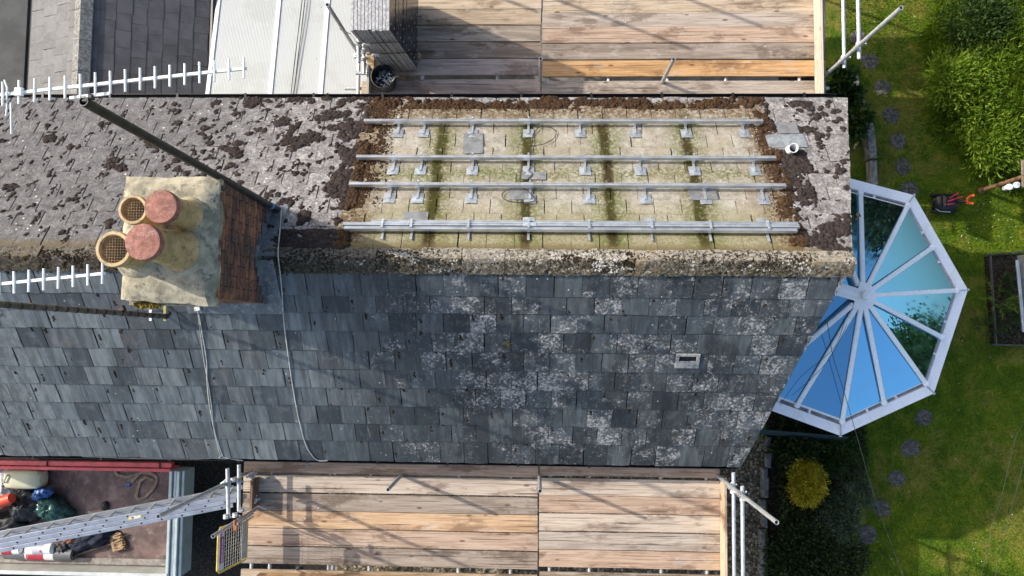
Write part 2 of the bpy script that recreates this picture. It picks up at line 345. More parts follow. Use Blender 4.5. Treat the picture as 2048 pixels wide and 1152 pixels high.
def m_brick():
    g = G('brick'); r = g.rnd(); P = g.pos(); x, y, z = g.xyz(P); n = g.noise(P, 22, 6, .78); b = g.noise(g.vm('MULTIPLY', P, (1, 1, 3)), 3, 4)
    c = g.ramp(r, (0, (.20, .085, .06)), (.5, (.28, .12, .07)), (1, (.36, .165, .085)))
    c = g.mix(g.ss(n, .5, .62), c, (.085, .065, .055)); c = g.mix(g.ss(b, .44, .58, 0, .75), c, (.07, .055, .05)); c = g.mix(g.ss(n, .42, .34, 0, .6), c, (.33, .24, .17))
    return g.done(c, .9, 0, g.bump(n, .8, .01), .2)
M = {}
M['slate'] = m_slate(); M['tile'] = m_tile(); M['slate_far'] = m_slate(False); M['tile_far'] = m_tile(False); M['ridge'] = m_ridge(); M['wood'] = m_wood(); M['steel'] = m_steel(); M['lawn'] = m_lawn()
M['glass'] = m_glass(); M['poly'] = m_poly(); M['brick'] = m_brick()
M['moss'] = m_moss('dry_moss', (.030, .023, .021), (.062, .048, .043), (.10, .083, .07))
M['moss_rust'] = m_moss('rusty_moss', (.040, .024, .015), (.085, .048, .024), (.15, .10, .055))
M['moss_dark'] = m_moss('dark_moss', (.018, .014, .010), (.055, .04, .024), (.12, .10, .07))
M['lichen'] = m_moss('pale_lichen', (.38, .35, .29), (.62, .60, .54), (.7, .68, .62))
M['moss_green'] = m_moss('green_moss', (.045, .042, .010), (.09, .085, .018), (.14, .13, .04))
M['alu'] = m_basic('aluminium', (.62, .63, .64), .36, .75, .12, 5, .05)
M['alu_dull'] = m_basic('dull_aluminium', (.48, .5, .51), .5, .6, .15, 8, .1)
M['zinc'] = m_basic('zinc_flashing', (.50, .53, .56), .36, .6, .2, 12, .2, dirt=(.38, .37, .34))
M['lead'] = m_basic('lead_sheet', (.13, .145, .16), .55, .25, .25, 7, .4, dirt=(.25, .25, .24))
M['black'] = m_basic('black_plastic', (.012, .012, .013), .4, 0, .3, 9, .1)
M['dark'] = m_basic('dark_void', (.02, .02, .02), .9)
M['upvc'] = m_basic('white_upvc', (.87, .88, .89), .28, 0, .02, 3, .03, dirt=(.80, .81, .80))
M['white'] = m_basic('white_paint', (.78, .78, .76), .4, 0, .06, 6, .05, dirt=(.6, .59, .55))
M['render'] = m_basic('wall_render', (.55, .52, .46), .9, 0, .15, 3, .4)
M['terracotta'] = m_basic('terracotta_cap', (.26, .105, .075), .8, 0, .3, 18, .4, dirt=(.34, .20, .165))
M['buff'] = m_basic('buff_clay', (.43, .30, .145), .6, 0, .22, 7, .2, dirt=(.22, .16, .085))
M['mortar'] = m_basic('cement_capping', (.31, .28, .20), .92, 0, .35, 6, .9, dirt=(.15, .14, .105))
M['mesh_wire'] = m_basic('wire', (.55, .52, .44), .5, .3)
M['soil'] = m_gravel('soil', (.018, .013, .009), (.035, .026, .018), (.07, .055, .04), 30)
M['gravel'] = m_gravel('gravel', (.10, .08, .05), (.24, .19, .12), (.45, .39, .29), 26)
M['tarmac'] = m_gravel('tarmac', (.02, .02, .018), (.04, .038, .034), (.075, .07, .06), 60)
M['stone'] = m_basic('stone', (.17, .165, .155), .9, 0, .35, 12, .8, dirt=(.06, .06, .045))
M['log'] = m_basic('stepping_slab', (.12, .105, .10), .92, 0, .5, 20, 1, dirt=(.045, .05, .03))
M['leaf_long'] = m_leaf('long_grass', (.12, .22, .016), (.20, .32, .022), (.32, .40, .045), .45)
M['leaf_dark'] = m_leaf('dark_leaves', (.024, .040, .011), (.042, .065, .016), (.08, .10, .026), .15)
M['leaf_mid'] = m_leaf('mid_leaves', (.025, .06, .012), (.045, .095, .018), (.085, .13, .03), .3)
M['leaf_gold'] = m_leaf('golden_leaves', (.32, .25, .012), (.52, .42, .025), (.66, .56, .05), .25)
M['leaf_blue'] = m_leaf('blue_green_leaves', (.045, .075, .04), (.07, .11, .06), (.12, .16, .10), .15)
M['grass'] = m_leaf('lawn_blades', (.11, .20, .010), (.18, .275, .014), (.29, .34, .024), .4)
M['bark'] = m_basic('bark', (.09, .065, .045), .9, 0, .3, 14, 1)
M['oldwood'] = m_basic('weathered_wood', (.19, .155, .115), .85, 0, .3, 14, .5)
M['red'] = m_basic('red_paint', (.70, .11, .115), .42, 0, .15, 3, .1, dirt=(.46, .10, .09))
M['bed'] = m_basic('truck_bed_ply', (.115, .072, .062), .6, 0, .4, 3.2, .4, dirt=(.20, .15, .13))
M['jerry'] = m_basic('translucent_canister', (.50, .50, .34), .45, 0, .08, 3)
M['sack_green'] = m_basic('green_sack', (.02, .075, .06), .25, 0, .3, 6, .3)
M['sack_blue'] = m_basic('blue_sack', (.03, .10, .28), .35, 0, .3, 6, .3)
M['sack_dark'] = m_basic('dark_sack', (.014, .015, .018), .5, 0, .4, 5, .4)
M['cloth_navy'] = m_basic('navy_cloth', (.012, .015, .032), .85, 0, .3, 8, .4)
M['white_bag'] = m_basic('pale_bag', (.42, .44, .48), .6, 0, .15, 6, .3)
M['orange'] = m_basic('orange_plastic', (.80, .10, .02), .45, 0, .1, 6)
M['coneorange'] = m_basic('cone_orange', (.62, .06, .02), .5, 0, .1, 6)
M['redprint'] = m_basic('red_print', (.42, .025, .05), .5, 0, .08, 6)
M['webbing'] = m_basic('tan_webbing', (.24, .18, .13), .85, 0, .2, 16, .3)
M['bluehook'] = m_basic('blue_plastic', (.03, .12, .35), .4)
M['yellow'] = m_basic('yellow_paint', (.58, .42, .06), .45, 0, .15, 8, dirt=(.4, .33, .15))
M['purple'] = m_basic('purple_sign', (.20, .02, .16), .45, 0, .06, 5)
M['card'] = m_basic('cardboard', (.33, .225, .12), .85, 0, .2, 9, .3)
M['felt'] = m_basic('grey_underlay', (.11, .115, .12), .5, 0, .12, 9, .2)
M['pvcell'] = m_basic('solar_cell', (.010, .011, .018), .16, 0, .2, 6, .02, .6)
M['rubber'] = m_basic('tyre_rubber', (.018, .018, .018), .8)
M['cable_grey'] = m_basic('pale_cable', (.48, .47, .43), .6, 0, .2, 9)
M['cable_black'] = m_basic('dark_cable', (.02, .02, .02), .55)
M['mast'] = m_basic('painted_mast', (.035, .036, .034), .5, .3, .3, 9, dirt=(.08, .065, .05))
M['mastgrey'] = m_basic('grey_mast', (.12, .115, .10), .6, .3, .3, 9, dirt=(.07, .05, .04))
M['floor'] = m_basic('conservatory_floor', (.10, .10, .10), .6, 0, .2, 2)

# ================================================================== THE SETTING: ground
def sheet(name, poly, z, mat, seg=False):
    mb = MB(); mb.add([(p[0], p[1], z) for p in poly], [tuple(range(len(poly)))]); o = mb.build(name, mat); tag(o, kind='structure'); return o
GOFF = GZ
sheet('lawn', [(-300, -300), (300, -300), (300, 300), (-300, 300)], 0, M['lawn'])
sheet('driveway', [(-40, -9), (-3.4, -9), (-3.4, 2), (-40, 2)], .004, M['tarmac'])
sheet('gravel_path', [(-3.4, -9), (3.66, -9), (3.76, -3.6), (3.78, -1.1), (2.9, .9), (-3.4, .9)], .006, M['gravel'])
sheet('patio', [(-14, 1.4), (4.3, 1.4), (4.85, 2.0), (4.94, 8), (-14, 8)], .005, m_basic('patio_concrete', (.16, .155, .145), .9, 0, .25, 4, .5))
sheet('soil_bed', [(3.83, -8), (4.8, -8), (5.0, -3.0), (5.35, -2.3), (5.43, -1.7), (5.1, -1.35), (3.0, .2), (3.83, -1.07)], .008, M['soil'])
sheet('soil_bed', [(4.1, 1.4), (5.12, 1.8), (5.25, 2.6), (5.1, 3.56), (4.85, 4.36), (4.6, 5.0), (4.1, 5.0)], .009, M['soil'])

# ================================================================== THE HOUSE
GOFF = 0.0
YR, ZR, PIT = .757, 6.15, R(35); CP, SP = math.cos(PIT), math.sin(PIT); XL = -10.5
def gx(y): return 3.27+.288*(y-YR)          # the skewed gable verge
def F(px, py, h=0): return atp(px, py, Vector((0, YR, ZR))+Vector((0, -SP, CP))*h, (0, -SP, CP))
def B(px, py, h=0): return atp(px, py, Vector((0, YR, ZR))+Vector((0, SP, CP))*h, (0, SP, CP))
NF, NB = Vector((0, -SP, CP)), Vector((0, SP, CP))
YF, YB = -1.655, 2.975                       # eaves
house = thing('house', (-2, .6, GZ), 'long pitched-roof house with blue slates on one side and mossy concrete tiles on the other', 'house')
# walls: skewed prism with gable
def zroof(y): return ZR-(abs(y-YR))*SP/CP
mb = MB(); y0, y1 = YF+.22, YB-.22; inset = .16; dz = .13
sec = [(y0, GZ), (y1, GZ), (y1, zroof(y1)-dz), (YR, ZR-dz), (y0, zroof(y0)-dz)]
vs = [(XL, y, z) for y, z in sec]+[(gx(y)-inset, y, z) for y, z in sec]
mb.add(vs, [(4, 3, 2, 1, 0), (5, 6, 7, 8, 9)]+[(i, (i+1) % 5, 5+(i+1) % 5, 5+i) for i in range(5)]); mb.build('wall', M['render'], house)

def slope(side):
    """frame of a roof slope: local x along it, y up the slope, z out; origin on the ridge line at X=0"""
    ux = Vector((1, 0, 0)) if side == 'F' else Vector((-1, 0, 0)); uy = Vector((0, CP, SP)) if side == 'F' else Vector((0, -CP, SP)); n = NF if side == 'F' else NB
    m = Matrix((ux, uy, n)).transposed().to_4x4(); m.translation = Vector((0, YR, ZR)); return m
def roof_base(side, smax, mat):
    m = slope(side); sg = 1 if side == 'F' else -1
    g0 = gx(YR); g1 = gx(YR-sg*smax*CP)
    q = [(sg*XL, 0), (sg*g0, 0), (sg*g1, -smax), (sg*XL, -smax)]
    if sg < 0: q = q[::-1]
    mb = MB(); pts = [m@Vector((a, b, -.03)) for a, b in q]; mb.slab(pts, (NF if sg > 0 else NB)*-.08)
    return mb.build('roof_slope', mat, house)
roofF = roof_base('F', (YR-YF)/CP-.03, M['dark']); tag(roofF, 'slope of dark blue-grey slates with pale lichen patches')
roofB = roof_base('B', (YB-YR)/CP-.03, M['dark']); tag(roofB, 'slope of concrete tiles, cream where panels used to lie, mossy around')

def clip(poly, f):
    """keep the part of a polygon where f(p) >= 0"""
    out = []
    for i, p in enumerate(poly):
        q = poly[(i+1) % len(poly)]; a, b = f(p), f(q)
        if a >= 0: out.append(p)
        if a*b < 0: t = a/(a-b); out.append((p[0]+(q[0]-p[0])*t, p[1]+(q[1]-p[1])*t))
    return out
def piece(mb, poly, thick, h0, h1, ytop, ylow, m=None):
    n = len(poly)
    def H(y): return h0+(h1-h0)*(ytop-y)/(ytop-ylow)
    e = .0025
    cx = sum(p[0] for p in poly)/n; cy = sum(p[1] for p in poly)/n
    def sh(p): dx, dy = cx-p[0], cy-p[1]; L = math.hypot(dx, dy) or 1; return (p[0]+dx/L*e*1.3, p[1]+dy/L*e*1.3)
    vs = [Vector((x, y, H(y))) for x, y in poly]+[Vector((x, y, H(y)+thick-e)) for x, y in poly]+[Vector((*sh(p), H(p[1])+thick)) for p in poly]
    if m: vs = [m@v for v in vs]
    fs = [tuple(range(2*n, 3*n))]
    for i in range(n):
        j = (i+1) % n; fs += [(i, j, n+j, n+i), (n+i, n+j, 2*n+j, 2*n+i)]
    mb.add(vs, fs)
def ragged(w, L, ov, rag, rnd):
    """outline of a slate: x centred, y from +ov (hidden head) to -L (tail)"""
    k = 5; pts = [(w/2, ov), (-w/2, ov), (-w/2+rnd.uniform(0, rag*.4), -L*.5)]
    for i in range(k+1):
        x = -w/2+w*i/k; e = rnd.uniform(-rag, rag)
        if i in (0, k): e += abs(rnd.gauss(0, rag)); x += (rag*.7 if i == 0 else -rag*.7)*rnd.random()
        pts.append((x, -L+e))
    pts.append((w/2-rnd.uniform(0, rag*.4), -L*.5)); return pts
def lay(side, parent, rowsY, width, name, mat, thick, rise, rag, offs, skip=None, xl_obj=-7.1):
    sg = 1 if side == 'F' else -1; m = slope(side); s = [abs(y-YR)/CP for y in rowsY]; rnd = random.Random(5 if side == 'F' else 9)
    ov = .06; cand = []; joined = MB(); info = []
    varied = {}
    for r in range(len(s)-1):
        L = s[r+1]-s[r]
        key = round(L, 3)
        if key not in varied:
            varied[key] = []
            for k in range(6):
                mb = MB(); pl = ragged(width-.0035, L, ov, rag, rnd); piece(mb, pl, thick, 0, rise, ov, -L); varied[key].append(mb.mesh(name, mat))
        x = XL+offs[r % len(offs)]*width+rnd.uniform(-.01, .01)
        while x < 4.2:
            c = x+width/2; w = width
            g = lambda yy: gx(YR-sg*(-yy)*CP) if sg > 0 else gx(YR+(-yy)*CP)
            smid = s[r]+L/2; gm = gx(YR-sg*smid*CP); glo = min(gx(YR-sg*s[r]*CP), gx(YR-sg*s[r+1]*CP))
            if x > max(gx(YR-sg*s[r]*CP), gx(YR-sg*s[r+1]*CP)): break
            if skip and skip(c, YR-sg*smid*CP): x += width; continue
            jit = Matrix.Translation((rnd.gauss(0, .0025), rnd.gauss(0, .004), rnd.uniform(0, .0015)))@Matrix.Rotation(R(rnd.gauss(0, .5)), 4, 'Z')
            T = m@Matrix.Translation((sg*c, -s[r], 0))@jit
            cutm = x+width > glo
            cand.append((abs(c+.5) if c > -5.6 else abs(c+.5)+2, r, c, T, cutm, key, rnd.randrange(6), L)); x += width
    cand.sort(key=lambda q: q[0])
    for i, (d, r, c, T, cutm, key, k, L) in enumerate(cand):
        if i < 300:
            if cutm:
                Ti = m@Matrix.Translation((sg*c, -s[r], 0)); pl = ragged(width-.005, L, ov, rag, rnd)
                pl = clip(pl, lambda p: (gx(YR-sg*(s[r]-p[1])*CP)-(c+sg*p[0])))
                if len(pl) < 3: continue
                mb = MB(); piece(mb, pl, thick, 0, rise, ov, -L); o = inst(name, mb.mesh(name, mat), parent, T)
            else: o = inst(name, varied[key][k], parent, T)
        else:
            pl = ragged(width-.005, L, ov, rag, rnd)
            if cutm:
                pl = clip(pl, lambda p: (gx(YR-sg*(s[r]-p[1])*CP)-(c+sg*p[0])))
                if len(pl) < 3: continue
            piece(joined, pl, thick, 0, rise, ov, -L, T)
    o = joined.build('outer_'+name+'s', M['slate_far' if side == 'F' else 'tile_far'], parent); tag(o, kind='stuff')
CHX0, CHX1, CHY0, CHY1, CHZ = -3.80, -2.94, .29, 1.40, 7.2      # chimney stack
inch = lambda x, y: CHX0+.1 < x < CHX1-.1 and CHY0+.06 < y < CHY1-.06
FR = [.70, .39, .206, .005, -.22, -.441, -.664, -.894, -1.126, -1.359, -1.640]
BR = [.80, 1.115, 1.288, 1.473, 1.645, 1.829, 2.005, 2.195, 2.391, 2.586, 2.787, 2.975]
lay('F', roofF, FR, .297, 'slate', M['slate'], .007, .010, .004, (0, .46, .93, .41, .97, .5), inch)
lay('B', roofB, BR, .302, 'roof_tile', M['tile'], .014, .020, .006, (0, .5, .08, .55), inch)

# ridge
mb = MB(); mb.tube([(XL, YR, ZR-.035), (gx(YR)-.02, YR, ZR-.035)], .055, 8); ridge = mb.build('ridge', M['mortar'], house)
def ridge_mesh(L, seed):
    rr = random.Random(seed); mb = MB(); w = .15; t = .022; nx, ny = 9, 4
    outer = []; prof = []
    for j in range(-ny, ny+1):
        d = abs(j)/ny*(w if j < 0 else .115); side = -1 if j < 0 else 1
        prof.append((side*d*CP, -d*SP+(.0 if j else .006)))
    vs = []; 
    for lay_ in (0, 1):
        for i in range(nx+1):
            for (y, z) in prof:
                jn = rr.gauss(0, .0035) if lay_ == 0 else 0
                side = 0 if abs(y) < 1e-4 else math.copysign(1, y)
                nn = Vector((0, side*SP, CP)) if side else Vector((0, 0, 1))
                vs.append(Vector((-L/2+L*i/nx, y, z))+nn*(jn+(.05 if lay_ == 0 else .05-t)))
    K = len(prof); fs = []
    idx = lambda l, i, j: l*(nx+1)*K+i*K+j
    for i in range(nx):
        for j in range(K-1): fs.append((idx(0, i, j), idx(0, i+1, j), idx(0, i+1, j+1), idx(0, i, j+1)))
    for i in range(nx): fs += [(idx(0, i+1, 0), idx(0, i, 0), idx(1, i, 0), idx(1, i+1, 0)), (idx(0, i, K-1), idx(0, i+1, K-1), idx(1, i+1, K-1), idx(1, i, K-1))]
    for j in range(K-1): fs += [(idx(0, 0, j), idx(0, 0, j+1), idx(1, 0, j+1), idx(1, 0, j)), (idx(0, nx, j+1), idx(0, nx, j), idx(1, nx, j), idx(1, nx, j+1))]
    mb.add(vs, fs); return mb.mesh('ridge_tile', M['ridge'])
RM = [ridge_mesh(.446, k) for k in range(4)]
x = 3.30-.225; k = 0
while x > XL:
    if not (CHX0+.25 < x < CHX1-.25):
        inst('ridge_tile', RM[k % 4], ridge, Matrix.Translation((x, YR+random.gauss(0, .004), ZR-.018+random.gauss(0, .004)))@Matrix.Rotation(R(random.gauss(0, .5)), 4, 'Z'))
    x -= .453; k += 1

# moss and lichen: low domes scattered over the slopes
DOME_V = np.array([(math.cos(a)*r, math.sin(a)*r, h) for r, h in ((1, 0), (.86, .42), (.45, .78)) for a in np.arange(7)*2*math.pi/7]+[(0, 0, .9)])
DOME_F = [(i*7+k, i*7+(k+1) % 7, (i+1)*7+(k+1) % 7, (i+1)*7+k) for i in range(2) for k in range(7)]+[(14+k, 14+(k+1) % 7, 21, 21) for k in range(7)]
DOME_F3 = []
for q in DOME_F:
    if q[2] == q[3]: DOME_F3.append(q[:3])
    else: DOME_F3 += [(q[0], q[1], q[2]), (q[0], q[2], q[3])]
DOME_F3 = np.array(DOME_F3)
def domes(name, mat, parent, m, P, rad, squash=.55):
    """P (n,3) local positions on a slope frame m, rad (n,)"""
    n = len(P)
    if not n: return None
    a = rng.uniform(0, 6.28, n); ca, sa = np.cos(a)[:, None], np.sin(a)[:, None]
    sx = rng.uniform(.75, 1.35, (n, 1)); D = DOME_V[None]*1.0; jit = 1+rng.normal(0, .12, (n, len(DOME_V)))
    dx = D[..., 0]*sx*jit; dy = D[..., 1]/sx*jit; dz_ = D[..., 2]*squash*(1+rng.normal(0, .15, (n, 1)))
    X = (ca*dx-sa*dy)*rad[:, None]+P[:, None, 0]; Y = (sa*dx+ca*dy)*rad[:, None]+P[:, None, 1]; Z = dz_*rad[:, None]+P[:, None, 2]
    V = np.stack([X, Y, Z], -1).reshape(-1, 3); mm = np.array(m)
    V = V@mm[:3, :3].T+mm[:3, 3]
    Fc = (DOME_F3[None]+np.arange(n)[:, None, None]*len(DOME_V)).reshape(-1, 3)
    o = inst(name, npmesh(name, V, Fc, mat, True), parent); tag(o, kind='stuff'); return o
def nz(x, y, s, seed=0): return mnoise.fractal(Vector((x*s+seed*13.1, y*s-seed*7.7, seed*3.3)), .9, 2.1, 4)*.5+.5   # about 0..1
def backdens(x, y):
    g = gx(y)
    if x > g-.03 or (2.66 < x < 3.34 and 2.14 < y < 2.42): return 0
    inside = -2.02 < x < 2.70 and y < 2.80
    w = 0
    if inside: w = .0
    elif x <= -2.0:
        w = .16+.25*max(0, min(1, (x+4.9)/2.4))
        if x < -4.6: w = .09
        if abs(x+2.2) < .22: w = max(w, .66-.6*max(0, abs(x+2.2)-.06)) if y > 1.35 else max(w, .38)
        if -3.4 < x < -2.3 and 1.45 < y < 2.1: w *= .6
        if y < 1.06 and -2.8 < x < -2.0: w = .93
        if -2.75 < x < -2.2 and 1.06 < y < 1.5: w = .10
    elif y >= 2.78 and x < 2.75: w = .63 if y < 2.93 else .25
    else:
        w = .29
        if x > 2.95 and y < 1.3: w = .58
        if abs(x-2.78) < .1: w = max(w, .5)
        if 2.75 < x < 3.15 and 1.85 < y < 2.15: w = .62
    return w
SB = [abs(y-YR)/CP for y in BR]
def hb(s_):
    for r in range(len(SB)-1):
        if s_ <= SB[r+1]: return .012+.020*max(0, (s_-SB[r]+.06)/(SB[r+1]-SB[r]+.06))
    return .03
pts = []; rad = []; pr = []; rr_ = []
n = 0
for _ in range(150000):
    x = random.uniform(-7.2, 3.85); y = random.uniform(.86, 2.97)
    w = backdens(x, y)
    if w <= 0: continue
    v = nz(x*.8, y*1.25, 3.6)*.56+nz(x, y*1.2, 11.0, 2)*.44
    thr = .5+(.5-w)*.48
    if v < thr or random.random() > min(1, (v-thr)*9+.25): continue
    s = (y-YR)/CP; r = random.uniform(.012, .029)*(1+min(.5, (v-thr)*3))
    rusty = (x > -2.12 and x < 2.85 and (y > 2.72 or x < -1.8 or x > 2.62)) and random.random() < .75
    (pr if rusty else pts).append((-x, -s, hb(s))); (rr_ if rusty else rad).append(r)
# dry tufts along the tile joints on the uncovered left part
for r in range(len(BR)-1):
    for k in range(52):
        x = random.uniform(-7.1, -2.2) if random.random() < .85 else random.uniform(2.8, 3.8)
        y = random.uniform(BR[r], BR[r+1])
        if x > gx(y)-.12: continue
        if random.random() < .55:
            x = round(x/.302)*.302+(r % 2)*.15+random.gauss(0, .01)
            y0_ = y; nb = random.randint(2, 6)
            for q in range(nb): pts.append((-(x+random.gauss(0, .009)+.03*q*.35), -((y0_+q*.018)-YR)/CP, hb(((y0_+q*.018)-YR)/CP))); rad.append(random.uniform(.010, .023))
        else:
            y = BR[r+1]+random.gauss(0, .006)
            for q in range(random.randint(1, 5)): pts.append((-(x+q*.022), -(y-YR)/CP, hb((y-YR)/CP)-.004)); rad.append(random.uniform(.008, .018))
mB = slope('B'); mF = slope('F')
domes('moss', M['moss'], roofB, mB, np.array(pts), np.array(rad), .65)
# rusty crust along the panel outline
for _ in range(14000):
    e = random.random()
    if e < .42: x = -1.98+random.gauss(0, .10); y = random.uniform(1.35, 2.9)
    elif e < .82: x = random.uniform(-2.1, 2.7); y = 2.84+random.gauss(0, .035)
    else: x = 2.73+random.gauss(0, .05); y = random.uniform(1.2, 2.85)
    if y > 2.965 or nz(x, y, 5.5, 5) < .47: continue
    pr.append((-x, -(y-YR)/CP, hb((y-YR)/CP))); rr_.append(random.uniform(.006, .015))
domes('rusty_moss', M['moss_rust'], roofB, mB, np.array(pr), np.array(rr_), .9)
pts = []; rad = []
for gxx in GAPS:                               # algae crust in the gaps between the old panels
    for _ in range(900):
        y = random.uniform(.9, 2.85); x = gxx+random.gauss(0, .028)
        if nz(x, y, 4, 8) < .46: continue
        pts.append((-x, -(y-YR)/CP, hb((y-YR)/CP))); rad.append(random.uniform(.003, .009))
domes('algae_crust', M['moss_green'], roofB, mB, np.array(pts), np.array(rad), .6)
# ridge crust
pts = []; rad = []; pl = []; rl = []
for _ in range(9000):
    x = random.uniform(-7.5, 3.25); d = random.uniform(-.15, .115)
    if CHX0-.05 < x < CHX1+.05: continue
    v = nz(x, d*3, 3, 4)
    pos = (x, YR+d*CP, ZR-.018-abs(d)*SP+.05/CP*.82)
    if v > .47-(.1 if x < -1 else 0): pts.append(pos); rad.append(random.uniform(.005, .014))
    elif random.random() < .75 and x > -2.2: pl.append(pos); rl.append(random.uniform(.004, .015))
I4 = Matrix.Identity(4)
domes('moss', M['moss_dark'], ridge, I4, np.array(pts), np.array(rad), .9); domes('lichen', M['lichen'], ridge, I4, np.array(pl), np.array(rl), .6)
# tufts in the slate joints
pts = []; rad = []
for r in range(len(FR)-1):
    for k in range(26):
        x = random.uniform(-7, gx(FR[r+1])-.05); y = random.uniform(FR[r+1], FR[r])
        if inch(x, y): continue
        x = round(x/.297)*.297+((0, .46, .93, .41, .97, .5)[r % 6])*.297+random.gauss(0, .006)-.06
        if x > gx(y)-.03 or random.random() < .2: continue
        for q in range(random.randint(1, 7)): pts.append((x+random.gauss(0, .006), (y-YR)/CP-q*.013, .010)); rad.append(random.uniform(.006, .017))
    for k in range(10):
        x = random.uniform(-1, gx(FR[r+1])-.05)
        pts.append((x, (FR[r+1]-YR)/CP+.004, .012)); rad.append(random.uniform(.005, .012))
for _ in range(260):
    x = random.uniform(-7, 3.1); pts.append((x, -.165+random.gauss(0, .012), .01)); rad.append(random.uniform(.006, .018))
domes('moss', M['moss_dark'], roofF, mF, np.array(pts), np.array(rad), .8)
p = F(1016, 688); mi = mF.inverted(); q = mi@p
domes('yellow_moss', m_moss('yellow_moss', (.16, .15, .015), (.24, .21, .03), (.2, .2, .05)), roofF, mF, np.array([(q.x+random.gauss(0, .012), q.y+random.gauss(0, .035), .01) for _ in range(26)]), rng.uniform(.006, .014, 26), .7)

# fittings on the roof: slate vent, lead sheets, soil vent pipe
def on(frame, p, size, name, mat, parent, h, rot=0, bev=.002, color=None):
    q = frame.inverted()@p; mb = MB(); mb.box((0, 0, 0), size, None, bev); me = mb.mesh(name, mat)
    return inst(name, me, parent, frame@Matrix.Translation((q.x, q.y, h))@Matrix.Rotation(R(rot), 4, 'Z'), color)
fr = mF; q = fr.inverted()@F(1374, 719)
mb = MB()
for a, b, w, h in ((0, .082, .27, .035), (0, -.05, .27, .10), (-.115, .03, .04, .075), (.115, .03, .04, .075)): mb.box((q.x+a, q.y+b, .028), (w-.002, h-.002, .018), None, .003)
mb.v = [tuple(fr@Vector(v)) for v in mb.v]; o = mb.build('slate_vent', m_basic('vent_grey', (.28, .28, .27), .7, 0, .3, 20, .3, dirt=(.12, .12, .11)), roofF); tag(o, 'grey plastic vent with two dark louvres among the slates')
mb = MB(); mb.box((q.x, q.y+.033, .021), (.192, .066, .008)); mb.box((q.x, q.y+.033, .03), (.008, .066, .012))
for k in range(4): mb.box((q.x, q.y+.01+k*.016, .028), (.188, .004, .008))
mb.v = [tuple(fr@Vector(v)) for v in mb.v]; mb.build('vent_louvre', M['black'], roofF)
LEADB = m_basic('grey_lead_patch', (.21, .215, .22), .5, .3, .2, 9, .3, dirt=(.33, .30, .25))
for (x0, y0_, x1, y1_) in ((925, 272, 968, 312), (1018, 374, 1066, 404), (1043, 349, 1092, 364), (806, 429, 858, 446), (1378, 378, 1429, 405), (1536, 274, 1605, 300), (1556, 250, 1590, 272)):
    a = mB.inverted()@B(x0, y1_); b = mB.inverted()@B(x1, y0_); c = (a+b)/2
    mb = MB(); mb.box((0, 0, 0), (abs(a.x-b.x), abs(a.y-b.y), .003)); inst('lead_sheet', mb.mesh('lead_sheet', LEADB if x0 not in (1536,) else M['zinc']), roofB, mB@Matrix.Translation((c.x, c.y, .040))@Matrix.Rotation(R(random.gauss(0, 1)), 4, 'Z'))
base = B(1577, 303); mb = MB(); mb.tube([base-Vector((0, 0, .05)), base+Vector((.0, 0, .17))], .056, 20, .12); o = mb.build('vent_pipe', M['upvc'], roofB, True); tag(o, 'short white plastic soil pipe standing in its zinc flashing')

# gutters
def gutter(y, z, x0, x1, sgn):
    mb = MB(); n = 8; r = .056; vs = []; fs = []
    for xx in (x0, x1):
        for rr2 in (r, r-.006):
            for k in range(n+1):
                a = math.pi+math.pi*k/n; vs.append((xx, y+rr2*math.cos(a), z+rr2*math.sin(a)))
    K = n+1
    for k in range(n): fs += [(k, k+1, 2*K+k+1, 2*K+k), (K+k+1, K+k, 3*K+k, 3*K+k+1)]
    fs += [(0, 2*K, 3*K, K), (n, K+n, 3*K+n, 2*K+n)]
    mb.add(vs, fs); xx = x0+.4
    while xx < x1: mb.box((xx, y, z+.004), (.03, .13, .012)); xx += .9
    return mb.build('gutter', M['black'], house)
gutter(YF+.018, zroof(YF)-.075, XL, gx(YF)-.02, -1); gutter(YB+.04, zroof(YB)-.05, XL, gx(YB)-.1, 1)

